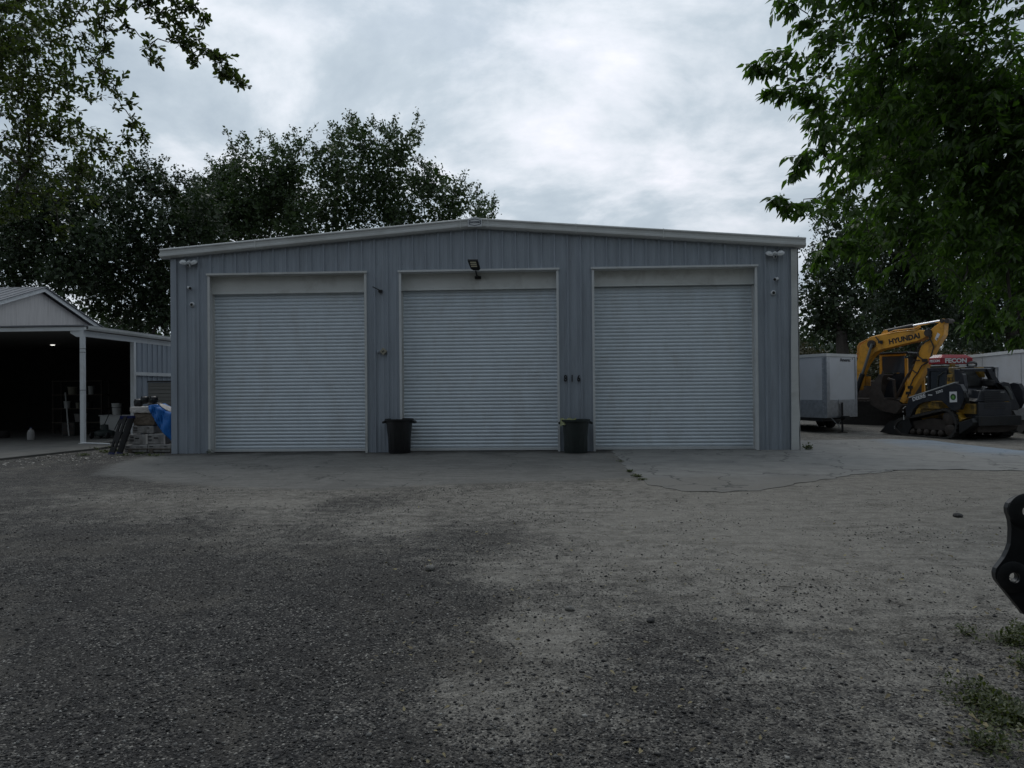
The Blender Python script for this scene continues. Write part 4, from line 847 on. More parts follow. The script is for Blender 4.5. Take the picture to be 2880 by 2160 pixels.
for c_ in ((1180, 1690), (1140, 1810), (1480, 1130), (560, 750)): p = epl(*z9(*c_), -.06)-eb; MB().box(p.x-.06, p.x+.06, p.y-.06, p.y+.06, p.z-.05, p.z+.05).build('hose_clamp', MT['hose'], ex)
bk_ = MB(); bo_ = eo([(1060, 930), (1000, 1010), (880, 985), (775, 930), (760, 860), (790, 740), (850, 650), (872, 660), (862, 800), (900, 880), (1010, 900)], z5, -.25)
bk_.prism(bo_, EN*.03); bk_.prism(eo([(1060, 930), (1000, 1010), (880, 985), (775, 930), (760, 860), (790, 740), (850, 650), (872, 660), (862, 800), (900, 880), (1010, 900)], z5, .75), EN*.03)
for a, b in zip(bo_[0:6], bo_[1:7]): bk_.prism([a, b, b+(b-a).cross(EN).normalized()*.03, a+(b-a).cross(EN).normalized()*.03], EN*1.0)
bkt = bk_.build('bucket', MT['rust'], ex)
for k in range(5):
    a = epl(*z5(861, 665), -.22+k*.235)-eb; MB().prism([a, a+Vector((.0, 0, .20))+EU*.06, a+EU*.06, a+EU*.02-Vector((0, 0, .1))], EN*.09).build('tooth', MT['rust'], bkt)
lk = MB(); lk.tube(eo([(1060, 900), (1000, 880), (985, 700), (930, 690)], z5, .1), .06, 6); lk.tube(eo([(1180, 560), (1090, 700), (1000, 880)], z5, .16), .05, 8); lk.build('bucket_linkage', MT['rust'], ex)
# cab, house and tracks
c0 = epl(*z5(862, 640), 1.1)-eb; c1 = epl(*z5(1105, 470), 1.1)-eb; wd = (Vector((c1.x, c1.y, 0))-Vector((c0.x, c0.y, 0))).length
cabm = frame((c0.x, c0.y, c0.z), EU, (0, 0, 1))     # local x along EU, y up, z = toward -EN or EN
sgn = 1 if (cabm.to_3x3() @ Vector((0, 0, 1))).dot(EN) > 0 else -1
chh = c1.z-c0.z
cf = MB()
for b_ in ((-.05, .05, -.9, chh, 0), (wd-.08, wd+.02, -.9, chh-.1, 0), (-.05, wd-.05, chh, chh+.08, 0)): cf.box(b_[0], b_[1], b_[2], b_[3], 0, sgn*.09, cabm)
for b_ in ((-.05, .05, -.9, chh), (wd-.08, wd+.02, -.9, chh)): cf.box(b_[0], b_[1], b_[2], b_[3], sgn*1.3, sgn*1.4, cabm)
cab = cf.build('cab', MT['yellow'], ex, .015)
MB().box(-.1, wd+.06, chh+.081, chh+.15, -sgn*.05, sgn*1.5, cabm).build('cab_roof', MT['navy'], cab, .02)
MB().box(.051, wd-.081, 0.02, chh-.001, sgn*.02, sgn*.04, cabm).build('window', MT['smoke'], cab)
MB().box(.051, wd-.081, -.9, .0, sgn*.0, sgn*.05, cabm).build('door_panel', MT['navy'], cab)
MB().box(.051, wd-.081, 0.02, chh-.001, sgn*1.34, sgn*1.36, cabm).build('window', MT['smoke'], cab)
MB().box(-1.6, -.06, -1.1, -.25, sgn*.3, sgn*2.9, cabm).build('engine_housing', MT['rust'], ex, .04)
MB().box(-1.6, wd+.1, -1.3, -.92, sgn*.0, sgn*3.0, cabm).build('turntable', MT['rust'], ex, .03)
MB().tube([c0+Vector((-.5, 0, -.45)), c0+Vector((-.5, 0, -.1))], .12, 10).build('work_lamp', MT['yellow'], ex)
for off in (-.5, 1.9):
    a = c0+EU*(-1.9)+EN*(off); trk = MB(); a.z = 0
    pr = []
    for x_, z_ in ((.1, .3), (.25, .06), (.5, 0), (3.4, 0), (3.7, .06), (3.9, .3), (3.9, .6), (3.7, .8), (3.4, .88), (.5, .88), (.2, .8), (.1, .6)): pr.append(a+EU*x_+Vector((0, 0, z_)))
    trk.prism(pr, EN*.55); tr_ = trk.build('track', MT['track'], ex)
    lg_ = MB()
    for k in range(22): lg_.prism([a+EU*(.4+k*.145)+Vector((0, 0, z_)) for z_ in (.885,)]+[a+EU*(.46+k*.145)+Vector((0, 0, .885)), a+EU*(.46+k*.145)+Vector((0, 0, .92)), a+EU*(.4+k*.145)+Vector((0, 0, .92))], EN*.55)
    lg_.build('grouser', MT['rust'], tr_)

# ------------------------------------------------------------------ compact track loader
def z6(x, y): return 2480+x*.18083, 960+y*.18083
HEAD = R(105.5); O = Vector((20.56, 4.05, 0))
fH = Vector((math.cos(HEAD), math.sin(HEAD), 0)); lH = Vector((-fH.y, fH.x, 0))
ld = thing('track_loader', O, 'yellow and black compact track loader with red box on its cab', 'loader', HEAD)
def side(x, y, yl):                      # photo point on the vertical plane local y = yl, as local (x, yl, z)
    d = ray(*z6(x, y)); P_ = O+lH*yl; p = CAM+d*((P_-CAM).dot(lH)/d.dot(lH)); return Vector(((p-O).dot(fH), yl, p.z))
def rear(x, y, xl):
    d = ray(*z6(x, y)); P_ = O+fH*xl; p = CAM+d*((P_-CAM).dot(fH)/d.dot(fH)); return Vector((xl, (p-O).dot(lH), p.z))
Yo = 1.0
def tracks(sg):
    P_ = [(1.12, .30), (1.08, .14), (.93, .03), (.75, 0), (-.72, 0), (-.92, .05), (-1.06, .22), (-1.10, .45), (-1.02, .68), (-.88, .80), (-.70, .82), (-.45, .78), (.90, .50), (1.06, .42)]
    y0, y1 = (Yo-.42, Yo) if sg > 0 else (-Yo, -Yo+.42)
    tb_ = MB(); n_ = len(P_); inn = []
    c = Vector((0, .38))
    for x_, z_ in P_: d = Vector((x_, z_))-c; inn.append((x_-.055*(1 if x_ > 0 else -1)*(abs(d.x) > .6), z_+(.05 if z_ < .3 else -.055)))
    for i in range(n_):
        j = (i+1) % n_; tb_.add([(P_[i][0], y0, P_[i][1]), (P_[j][0], y0, P_[j][1]), (P_[j][0], y1, P_[j][1]), (P_[i][0], y1, P_[i][1]), (inn[i][0], y0, inn[i][1]), (inn[j][0], y0, inn[j][1]), (inn[j][0], y1, inn[j][1]), (inn[i][0], y1, inn[i][1])], [(0, 1, 2, 3), (4, 7, 6, 5), (0, 4, 5, 1), (3, 2, 6, 7)])
    o_ = tb_.build('track', MT['track'], ld)
    lg_ = MB()
    for i in range(n_):
        a = Vector((P_[i][0], 0, P_[i][1])); b = Vector((P_[(i+1) % n_][0], 0, P_[(i+1) % n_][1])); L_ = (b-a).length; k = max(1, round(L_/.10)); u = (b-a)/L_; nn_ = Vector((u.z, 0, -u.x))
        if nn_.dot(a-Vector((0, 0, .38))) < 0: nn_ = -nn_
        for j in range(k):
            q_ = a+u*((j+.5)*L_/k)
            for yy0, yy1, sh_ in ((y0+.01, y0+.19, 0), (y0+.22, y1-.01, .03)):
                lg_.prism([q_-u*(.026-sh_)+Vector((0, yy0, 0)), q_+u*(.026+sh_)+Vector((0, yy0, 0)), q_+u*(.018+sh_)+nn_*.025+Vector((0, yy0, 0)), q_-u*(.018-sh_)+nn_*.025+Vector((0, yy0, 0))], (0, yy1-yy0, 0))
    lg_.build('track_lug', MT['track'], o_)
    ym = y1-.04 if sg > 0 else y0+.04
    for cx_, cz_, r_ in ((.88, .27, .19), (-.82, .24, .17), (-.78, .56, .2), (.5, .14, .09), (.25, .14, .09), (0, .14, .09), (-.25, .14, .09), (-.5, .14, .09)):
        MB().lathe([(r_*.4, -.16), (r_, -.15), (r_, -.02), (r_*.8, 0), (r_*.3, .02)], 20, frame((cx_, ym, cz_), (1, 0, 0), (0, 0, 1)) @ (Matrix.Rotation(math.pi, 4, 'X') if sg > 0 else Matrix.Identity(4))).build('roller', MT['rust'], o_)
    MB().prism([Vector((x_, y0+.08, z_)) for x_, z_ in ((.75, .22), (-.7, .22), (-.6, .5), (-.2, .55), (.6, .42))], (0, .24, 0)).build('track_frame', MT['rust'], o_)
tracks(1); tracks(-1)
MB().prism([Vector((x_, -.56, z_)) for x_, z_ in ((1.05, .32), (-1.2, .32), (-1.32, .45), (-1.3, 1.0), (-.9, 1.28), (.1, 1.25), (.9, 1.0))], (0, 1.12, 0)).build('chassis', MT['dyellow'], ld, .02)
fd = MB(); fd.prism([side(x, y, Yo-.06) for x, y in ((560, 1020), (640, 940), (870, 940), (900, 1050), (600, 1045))], (0, -.3, 0)); fd.prism([side(x, y, Yo-.10) for x, y in ((600, 1050), (900, 1060), (830, 1090), (590, 1160))], (0, -.25, 0)); fd.prism([side(x, y, Yo-.1) for x, y in ((1090, 1100), (1180, 1110), (1230, 1200), (1330, 1190), (1180, 1260), (1160, 1230))], (0, -.4, 0))
fd.build('fender', MT['dyellow'], ld, .01)
# loader arms
armp = [(415, 885), (1010, 690), (1140, 648), (1215, 668), (1270, 770), (1275, 900), (1210, 1060), (1130, 1085), (1080, 1070), (1000, 990), (920, 925), (800, 925), (640, 950), (560, 990), (490, 1060), (440, 1180), (380, 1190), (370, 1050)]
arml = [side(x, y, Yo+.02) for x, y in armp]
arm = MB().prism(arml, (0, -.13, 0)).build('loader_arm', MT['navy'], ld, .012)
hl = MB(); a, b = side(415, 880, Yo+.024), side(1135, 644, Yo+.024); hl.prism([a, b, b+Vector((0, 0, .022)), a+Vector((0, 0, .022))], (0, -.13, 0)); hl.build('edge_strip', MT['trim'], arm)
def armtext(body, x, y, size, sx=1, bold=.002):
    c = side(x, y, Yo+.026); d = side(1100, 660, Yo)-side(440, 880, Yo); return text(body, size, frame(c, d, (0, 0, 1)), MT['decal'], arm, bold=bold, sx=sx)
armtext('DEERE', 577, 875, .15, 1.15, .004); armtext('333G', 895, 785, .10, 1.1)
a = side(752, 832, Yo+.024); MB().box(a.x-.07, a.x+.07, Yo+.021, Yo+.025, a.z-.018, a.z+.008).build('decal', MT['decal'], arm)
sq = [side(x, y, Yo+.024) for x, y in ((1053, 785), (1168, 780), (1172, 945), (1057, 950))]
MB().prism(sq, (0, .003, 0)).build('round_emblem', MT['decal'], arm, label='white square sticker with green leaf in a dark ring')
cc_ = (sq[0]+sq[1]+sq[2]+sq[3])/4; rx = abs(sq[1].x-sq[0].x)*.38; rz_ = abs(sq[0].z-sq[3].z)*.30
MB().prism([cc_+Vector((rx*math.cos(k*.3142), .0045, rz_*math.sin(k*.3142))) for k in range(20)], (0, .001, 0)).build('emblem_ring', MT['ink'], arm)
MB().prism([cc_+Vector((rx*.72*math.cos(k*.3142), .006, -.012+rz_*.72*math.sin(k*.3142))) for k in range(20)], (0, .001, 0)).build('emblem_leaf', MT['green'], arm)
MB().prism([cc_+Vector((x_*rx, .0075, z_*rz_)) for x_, z_ in ((0, -.7), (.18, .5), (-.05, .1), (-.3, .45))], (0, .001, 0)).build('emblem_vein', mat('light_green', (.35, .5, .2), .5), arm)
MB().prism([Vector((p.x, -Yo-.02, p.z)) for p in arml], (0, .13, 0)).build('loader_arm', MT['navy'], ld, .012)
# rear towers
tw = MB(); tw.prism([side(x, y, Yo-.12) for x, y in ((1120, 430), (1190, 430), (1260, 520), (1290, 700), (1290, 800), (1200, 760), (1140, 650))], (0, -.12, 0)); tw.build('tower', MT['navy'], ld, .012)
tw = MB(); tpts = [rear(x, y, -1.2) for x, y in ((1630, 425), (1710, 420), (1790, 560), (1870, 680), (1860, 760), (1780, 700), (1700, 560))]; tw.prism(tpts, (.14, 0, 0)); tw.build('tower', MT['navy'], ld, .012)
tw = MB(); tw.prism([rear(x, y, -1.3) for x, y in ((1830, 650), (1900, 628), (1985, 645), (2030, 760), (2145, 1010), (2125, 1070), (2060, 1075), (1985, 1050), (1975, 860), (1900, 720))], (.5, 0, 0)); tw.build('rear_arm_link', MT['navy'], ld, .012)
hh = MB()
for k in range(3): hh.tube([rear(1915+k*18, 700, -1.32), rear(1975+k*16, 790, -1.34), rear(2015+k*10, 900, -1.33)], .018, 6)
hh.build('hydraulic_hose', MT['mesh_'], ld)
hh = MB()
for k in range(4): hh.tube([side(1190+k*14, 755, Yo-.08+k*.02), side(1240+k*22, 800, Yo+.0), side(1300+k*14, 870, Yo-.0), side(1340+k*8, 960, Yo-.1)], .02, 6)
hh.build('hydraulic_hose', MT['hose'], ld)
post = MB().prism([side(x, y, .72) for x, y in ((1015, 520), (1115, 500), (1125, 650), (1010, 690))], (0, -.2, 0)).build('side_post', MT['dyellow'], ld, .01)
c = side(1063, 595, .723); text('SK 2', .15, frame(c+Vector((0, .004, 0)), (-1, 0, 0), (0, 0, 1)), MT['ink'], post, bold=.003, sx=.66)
MB().prism([side(x, y, .70) for x, y in ((1030, 405), (1190, 405), (1180, 440), (1130, 500), (1040, 490))], (0, -.25, 0)).build('post_cap', MT['dyellow'], ld, .02)
bar = MB(); a, b = rear(1225, 440, -1.15), rear(1690, 430, -1.15); bar.tube([a, b], .028, 8); bar.prism([rear(x, y, -1.16) for x, y in ((1215, 445), (1690, 445), (1690, 470), (1230, 470))], (.03, 0, 0)); bar.build('rear_guard', MT['navy'], ld)
# cab
cbx = [side(x, y, .52) for x, y in ((720, 415), (1030, 410), (1030, 720), (690, 800), (690, 600))]
xf, xr = cbx[0].x, cbx[1].x; zt_ = cbx[0].z
cf = MB()
for y0 in (-.56, .50):
    for x0 in (xf-.08, xr-.5, xr): cf.box(x0, x0+.08, y0, y0+.06, 1.0, zt_-.1)
    cf.box(xr, xf, y0, y0+.06, zt_-.1, zt_)
    cf.box(xr-.5, xr, y0, y0+.06, zt_-.1, zt_-.02)
cf.box(xr-.5, xf+.04, -.5, .5, zt_-.08, zt_-.001); cf.box(xf-.02, xf+.03, -.5, .5, 1.0, 1.12)
cab2 = cf.build('cab', MT['navy'], ld, .01)
MB().box(xr+.081, xf-.081, .515, .53, 1.05, zt_-.101).build('side_window', MT['glass'], cab2); MB().box(xr+.081, xf-.081, -.53, -.515, 1.05, zt_-.101).build('side_window', MT['glass'], cab2)
wf = MB(); w0 = [side(x, y, .54) for x, y in ((870, 700), (880, 540), (960, 480), (1000, 470))]; wf.tube(w0, .02, 6); wf.build('window_trim', MT['rubber'], cab2)
gm2 = MB()
y0r, z0r, z1r = .45, 1.45, zt_-.14
for k in range(14): gm2.tube([(-.88, .5-k*.035, z0r), (-.88, .5-k*.035, z1r)], .004, 4)
for k in range(16): gm2.tube([(-.88, .5, z0r+k*(z1r-z0r)/16), (-.88, .02, z0r+k*(z1r-z0r)/16)], .004, 4)
gm2.build('mesh_screen', MT['mesh_'], cab2)
MB().box(-.75, .1, -.25, .25, 1.1, 1.75).build('seat', MT['black'], cab2, .06)
yp = MB(); yp.prism([rear(x, y, -1.0) for x, y in ((1480, 405), (1590, 400), (1610, 560), (1560, 560), (1500, 470))], (.1, 0, 0)); yp.build('yellow_cover', MT['dyellow'], ld, .01)
mf = rear(1650, 640, -1.05); MB().lathe([(.05, -.12), (.16, -.08), (.17, .05), (.1, .10)], 16, Matrix.Translation(mf)).build('air_intake', MT['black'], ld, smooth=True)
# engine hood and rear
hA = [rear(x, y, -1.45) for x, y in ((1520, 765), (1950, 765), (1990, 830), (1945, 855), (1560, 855), (1440, 890))]
fr_ = [rear(x, y, -.75) for x, y in ((1290, 705), (1760, 700))]
hb_ = MB(); zq = hA[0].z
yl0, yl1 = hA[0].y, hA[1].y
P1 = [(-1.45, yl0+.16, zq-.30), (-1.45, yl0+.05, zq-.22), (-1.45, yl0-.04, zq), (-1.45, yl1+.04, zq), (-1.45, yl1-.1, zq-.2), (-1.45, yl1-.12, zq-.3)]
hb_.prism([Vector(p) for p in P1], (.75, 0, .10)); hb_.build('hood', MT['navy'], ld, .02)
MB().box(-1.5, -.9, yl1-.08, yl0+.10, .5, zq-.31).build('rear_door', MT['navy'], ld, .02)
gq_ = MB()
for k in range(9): gq_.box(-1.507, -1.5005, yl1+.15, yl0-.1, .85+k*.055, .875+k*.055)
gq_.build('grille', MT['black'], ld)
a = rear(1878, 797, -1.456); MB().box(-1.458, -1.453, a.y-.06, a.y+.06, a.z-.02, a.z+.02).build('tail_decal', MT['decal'], ld)
MB().box(-1.45, -.9, yl0+.101, yl0+.17, .7, zq-.35).build('side_cover', MT['dyellow'], ld, .01)
bp0 = rear(1500, 1165, -1.6); bp1 = rear(2168, 1300, -1.6)
bmp = MB().box(-1.62, -1.5, bp1.y, bp0.y, bp1.z, bp0.z).build('rear_bumper', MT['steel'], ld, .01)
bh = MB()
for k, (x, y) in enumerate(((1550, 1187), (1550, 1225), (1550, 1262), (1700, 1215), (1980, 1210), (1850, 1265), (2110, 1190))): c = rear(x, y, -1.62); bh.lathe([(.022, 0), (.022, .006)], 10, frame((c.x-.001, c.y, c.z), (0, -1, 0), (0, 0, 1)))
bh.build('bolt', MT['rust'], bmp)
MB().prism([rear(x, y, -1.45) for x, y in ((1480, 1305), (2140, 1305), (2080, 1370), (1900, 1415), (1500, 1420))], (.5, 0, 0)).build('belly_plate', MT['rust'], ld, .01)
MB().prism([side(x, y, Yo-.02) for x, y in ((1195, 1260), (1400, 1200), (1420, 1260), (1400, 1310), (1205, 1445))], (0, -.3, 0)).build('side_step', MT['steel'], ld, .01)
# bucket in front
bks = [side(x, y, .98) for x, y in ((120, 1235), (330, 1230), (420, 1180), (470, 1330), (400, 1460), (270, 1470), (-30, 1410))]
bb = MB(); bb.prism(bks, (0, -.03, 0)); bb.prism([p+Vector((0, -1.96, 0)) for p in bks], (0, .03, 0))
for a, b in ((bks[3], bks[2]), (bks[4], bks[3]), (bks[5], bks[4]), (bks[6], bks[5])): bb.prism([a, b, b+Vector((.02, 0, .02)), a+Vector((.02, 0, .02))], (0, -1.96, 0))
bo2 = bb.build('bucket', MT['steel'], ld)
c = side(208, 1338, .984); text('M', .09, frame(c, (-1, 0, 0), (0, 0, 1)), MT['decal'], bo2, bold=.006)
# reflective bits by the arm foot
for x, y, x2, y2 in ((330, 1050, 372, 1010), (328, 1085, 333, 1100), (340, 1150, 343, 1220)): MB().tube([side(x, y, Yo+.06), side(x2, y2, Yo+.06)], .012, 5).build('clip', MT['trim'], arm)
# red box on the cab roof
def rb(x, y, yl): return side(x, y, yl)
yb = .48
R0 = side(735, 350, yb); R1 = side(930, 350, yb)
zb0, zb1, zb2 = side(930, 350, yb).z, side(930, 255, yb).z, side(930, 205, yb).z
xfr = side(728, 300, yb).x; 
rr0 = side(930, 300, yb).x; yrr = rear(1415, 290, rr0).y
rbm = MB(); Bo = [(xfr, yb), (rr0, yb), (rr0, yrr), (xfr, yrr)]
Ti = [(xfr-.12, yb-.10), (rr0+.06, yb-.10), (rr0+.06, yrr+.18), (xfr-.12, yrr+.18)]
vs = [(x_, y_, zb0) for x_, y_ in Bo]+[(x_, y_, zb1) for x_, y_ in Bo]+[(x_, y_, zb2) for x_, y_ in Ti]
rbm.add(vs, [(3, 2, 1, 0), (8, 9, 10, 11)]+[(i, (i+1) % 4, 4+(i+1) % 4, 4+i) for i in range(4)]+[(4+i, 4+(i+1) % 4, 8+(i+1) % 4, 8+i) for i in range(4)])
rbo = rbm.build('red_roof_box', MT['red'], ld, .01)
text('FECON', .17, frame((rr0-.006, (yb+yrr)/2+.05, (zb0+zb1)/2), (0, -1, 0), (0, 0, 1)), MT['decal'], rbo, bold=.007, sx=1.35)
text('FECON', .10, frame(((xfr+rr0)/2, yb+.006, (zb0+zb1)/2), (-1, 0, 0), (0, 0, 1)), MT['decal'], rbo, bold=.003, sx=1.1)
fl = MB()
for k in range(5):
    u = .05+k*.14; fl.add([Vector((xfr+(rr0-xfr)*u, yb-.004, zb1+.006)), Vector((xfr+(rr0-xfr)*(u+.07), yb-.004, zb1+.006)), Vector((xfr-.06+(rr0-xfr)*(u+.07), yb-.098, zb2+.003)), Vector((xfr-.06+(rr0-xfr)*u, yb-.098, zb2+.003))], [(0, 1, 2, 3)])
fl.build('stripe', MT['decal'], rbo)
wb = MB(); wb.box(rr0-.02, rr0+.04, yrr+.05, yb-.04, zb0-.055, zb0-.025); wb.box(rr0+.05, xfr-.05, yb-.06, yb-.02, zb0-.055, zb0-.025); wb.build('light_bar', MT['trim'], ld)
hcl = MB()
for k in range(5): c = rear(1400+k*10, 370, rr0-.05); hcl.tube([c+Vector((.02*k, .16*math.cos(a_), .075*math.sin(a_)+.01*k)) for a_ in [i*.524 for i in range(13)]], .02, 6)
hcl.build('coiled_hose', MT['hose'], ld)
MB().box(rr0-.12, rr0-.03, (yb+yrr)/2+.18, (yb+yrr)/2+.30, zb0-.09, zb0).build('clamp', MT['dyellow'], ld, .01)

# ------------------------------------------------------------------ black steel attachment at the right edge
def zb_(x, y): return 2740+x*.22293, 1370+y*.22293
YB = -12.75
ear = [(628, 106), (560, 118), (490, 152), (440, 205), (418, 262), (422, 320), (440, 365), (458, 425), (468, 520), (466, 620), (458, 720), (430, 800), (385, 890), (320, 975), (280, 1025), (264, 1080), (268, 1140), (290, 1190), (628, 1605), (1500, 2450), (2300, 2450), (2300, 1200), (1500, 900), (900, 500), (820, 300), (780, 190), (710, 125)]
att = thing('steel_attachment', (at(*zb_(1500, 1500), YB).x, YB, 0), 'black steel machine coupler with pin holes at the right edge of the yard', 'machine attachment')
ao = Vector(att.location)
def ring_plate(mb, poly, holes, y0, th):
    import bmesh
    from mathutils.geometry import tessellate_polygon
    loops = [[Vector((p.x, 0, p.z)) for p in poly]]
    for c, r_ in holes: loops.append([Vector((c.x+r_*math.cos(-k*.2618), 0, c.z+r_*math.sin(-k*.2618))) for k in range(24)])
    flat = [p for l in loops for p in l]
    tri = tessellate_polygon([[Vector((p.x, p.z, 0)) for p in l] for l in loops]); n_ = len(flat)
    vs = [Vector((p.x, y0, p.z)) for p in flat]+[Vector((p.x, y0+th, p.z)) for p in flat]; fs = [tuple(t_) for t_ in tri]+[tuple(i+n_ for i in reversed(t_)) for t_ in tri]
    s_ = 0
    for l in loops:
        m_ = len(l); fs += [(s_+i, s_+(i+1) % m_, n_+s_+(i+1) % m_, n_+s_+i) for i in range(m_)]; s_ += m_
    mb.add(vs, fs)
pe = [at(*zb_(x, y), YB)-ao for x, y in ear]; pe = [Vector((p.x, 0, max(p.z, .02))) for p in pe]
hc1 = at(*zb_(655, 300), YB)-ao; hc2 = at(*zb_(490, 1135), YB)-ao
for yy in (0, -.36):
    m_ = MB(); ring_plate(m_, pe, [(hc1, .027), (hc2, .027)], yy, .035); o_ = m_.build('ear_plate', MT['steel'], att, .006)
    for c, r_ in ((hc1, .095), (hc2, .085)):
        MB().lathe([(.029, -.001), (.029, -.014), (r_*.75, -.014), (r_, -.005), (r_, -.001)], 32, frame((c.x, yy, c.z), (1, 0, 0), (0, 0, 1)) @ Matrix.Rotation(math.pi, 4, 'X') if False else frame((c.x, yy, c.z), (1, 0, 0), (0, 0, -1)) @ Matrix.Identity(4), cap=False).build('boss', MT['steel'], o_, smooth=True)
MB().tube([Vector((.15, -.001, .25)), Vector((.15, -.324, .25))], .09, 18).build('cross_tube', MT['steel'], att)
MB().box(.1, .5, -.324, -.001, .015, .12).build('base_plate', MT['steel'], att, .006)

# ------------------------------------------------------------------ stones
def stone(x, y, r_, m, label, sq_=(1.3, 1, .6)):
    import bmesh
    p = gr(x*K, y*K); bm = bmesh.new(); bmesh.ops.create_icosphere(bm, subdivisions=2, radius=r_)
    for v in bm.verts:
        d = noise.noise(v.co*(14*.03/r_)+Vector((x, y, 0))); v.co *= 1+.9*d; v.co = Vector((v.co.x*sq_[0], v.co.y*sq_[1], v.co.z*sq_[2]))
    me = bpy.data.meshes.new('stone'); bm.to_mesh(me); bm.free(); me.materials.append(m); o = bpy.data.objects.new('stone', me); COL.objects.link(o); o.location = (p.x, p.y, r_*.35); o.rotation_euler.z = x; tag(o, label, 'stone')
stone(930, 1231, .038, MT['rock'], 'pale flat stone lying on the dark gravel below the left can')
stone(1228, 1318, .028, MT['rock'], 'pale rounded stone near the bare sandy patch in the foreground')
stone(1404, 1344, .024, MT['darkrock'], 'dark ragged lump of asphalt in the centre foreground')
stone(2068, 1116, .048, MT['darkrock'], 'dark stone alone on the pale gravel at right')
tw_ = MB()
for _ in range(60):
    x, y = random.uniform(1250, 2150), random.uniform(1100, 1600); p = gr(x*K, y*K); a = random.uniform(0, 6.28); l_ = random.uniform(.04, .14); q_ = p+Vector((math.cos(a)*l_, math.sin(a)*l_, 0)); mid_ = (p+q_)/2+Vector((random.gauss(0, .012), random.gauss(0, .012), .01))
    tw_.tube([p+Vector((0, 0, .012)), mid_+Vector((0, 0, .012)), q_+Vector((0, 0, .01))], [.0022, .002, .0012], 4)
tag(tw_.build('twigs', MT['bark']), 'thin dry twigs scattered on the gravel', kind='stuff')

# ------------------------------------------------------------------ trees
DENS = 8.5
def blob_clusters(blobs, dens):
    out = []; idx_ = []
    for i, (c, r_) in enumerate(blobs):
        k = max(3, int(DENS*dens*(r_.x*r_.z)*(.35+r_.y*.3)))
        u = rnd(k); rad = rng.uniform(0, 1, k)**.45*1.02
        out.append(np.array(c)+u*rad[:, None]*np.array(r_)); idx_ += [i]*k
    return np.concatenate(out), np.array(idx_)
def limbs(mb, base, hub, centers, r0, jit=.08, n=6):
    """trunk to hub, then every centre hangs on the nearest already reached node"""
    nodes = [Vector(hub)]; rad = [min(r0*.75, .16) if r0 < .3 else r0*.33]; todo = sorted(centers, key=lambda c: (Vector(c)-Vector(hub)).length)
    mb.tube([base, Vector(base).lerp(hub, .5)+Vector((.1, -.1, 0)), hub], [r0*1.25, r0, r0*.75], 10)
    for c in todo:
        c = Vector(c); j = min(range(len(nodes)), key=lambda q_: (nodes[q_]-c).length+.25*(nodes[q_]-Vector(hub)).length); a = nodes[j]; L_ = (c-a).length
        if L_ < .05: continue
        r1 = max(rad[j]*.62, .006); pts_ = [a]
        for s_ in (.33, .66): pts_.append(a.lerp(c, s_)+Vector((random.gauss(0, jit), random.gauss(0, jit), random.gauss(0, jit)+.25*jit))*L_)
        pts_.append(c); mb.tube(pts_, [r1*1.2, r1, r1*.85, r1*.7], n); nodes.append(c); rad.append(r1*.8); nodes.append(pts_[2]); rad.append(r1*.9)
def far_tree(name, label, Y0, blobs, group, leafm, dens=9, per=26, size=.15, spread=.42, trunk_x=None, depth=1.0):
    bl = []
    for x, y, r_ in blobs:
        Yb = Y0+random.uniform(-1, 1)*depth; c = at(x*K, y*K, Yb); d = (Yb-CY); rm_ = r_*K*d/F
        bl.append((c, Vector((rm_, max(rm_*.9, 1.2), rm_))))
    big = max(bl, key=lambda b: b[1].x); cxm = sum(b[0].x*b[1].x for b in bl)/sum(b[1].x for b in bl) if trunk_x is None else trunk_x
    t = thing(name, (cxm, Y0, 0), label, 'tree', 0, group); off = Vector((cxm, Y0, 0))
    P, ix = blob_clusters(bl, dens); n_ = len(P)
    tw_d = rnd(n_)+np.array([0, 0, .25]); tl = rng.uniform(.25, .8, n_)
    pos = np.repeat(P, per, 0)+np.repeat(tw_d*tl[:, None], per, 0)*rng.uniform(-.5, .5, (n_*per, 1))+rng.normal(size=(n_*per, 3))*spread*.30
    sh_ = MB(); sp_ = []
    for c, r_ in bl:
        for _ in range(3):
            d = rnd(1)[0]; d[2] = abs(d[2])+.5; d /= np.linalg.norm(d); a = np.array(c)+d*np.array(r_)*.72; L_ = random.uniform(.4, .95); b_ = a+(d+np.array([random.gauss(0, .3), 0, .3]))*L_
            sh_.tube([Vector(a)-off, Vector((a+b_)/2+rng.normal(size=3)*.05)-off, Vector(b_)-off], [.02, .012, .005], 3, cap=False)
            for k_ in range(9): sp_.append(a+(b_-a)*random.uniform(.15, 1)+rng.normal(size=(5, 3))*.10)
    pos = np.r_[pos, np.concatenate(sp_)]
    core = []
    for c, r_ in bl:
        k = int(130*r_.x*r_.z); u = rnd(k)*(rng.uniform(0, 1, k)**.4)[:, None]*.86; core.append(np.array(c)+u*np.array(r_)*[1, .8, 1])
    core = np.concatenate(core); sizes = np.r_[rng.uniform(.6, 1.25, len(pos))*size, rng.uniform(.24, .42, len(core))]; pos = np.r_[pos, core]
    sizes = sizes[pos[:, 2] > .15]; pos = pos[pos[:, 2] > .15]
    k = len(pos); print('far leaves', k); scatter('crown', *LEAF_LO, pos-np.array(off), rnd(k)*1.0+np.array([0, 0, -.1]), rnd(k)+np.array([0, 0, .5]), sizes, leafm, t)
    mb = MB(); hub = Vector((0, 0, min(big[0].z*.55, 5)))
    cs = [Vector(b[0])-off for b in bl]+[Vector(p)-off for p in P[rng.choice(n_, min(n_, 70), replace=False)]]
    limbs(mb, Vector((0, 0, 0)), hub, cs, .32); mb.build('trunk', MT['bark'], t); sh_.build('twig', MT['bark'], t)
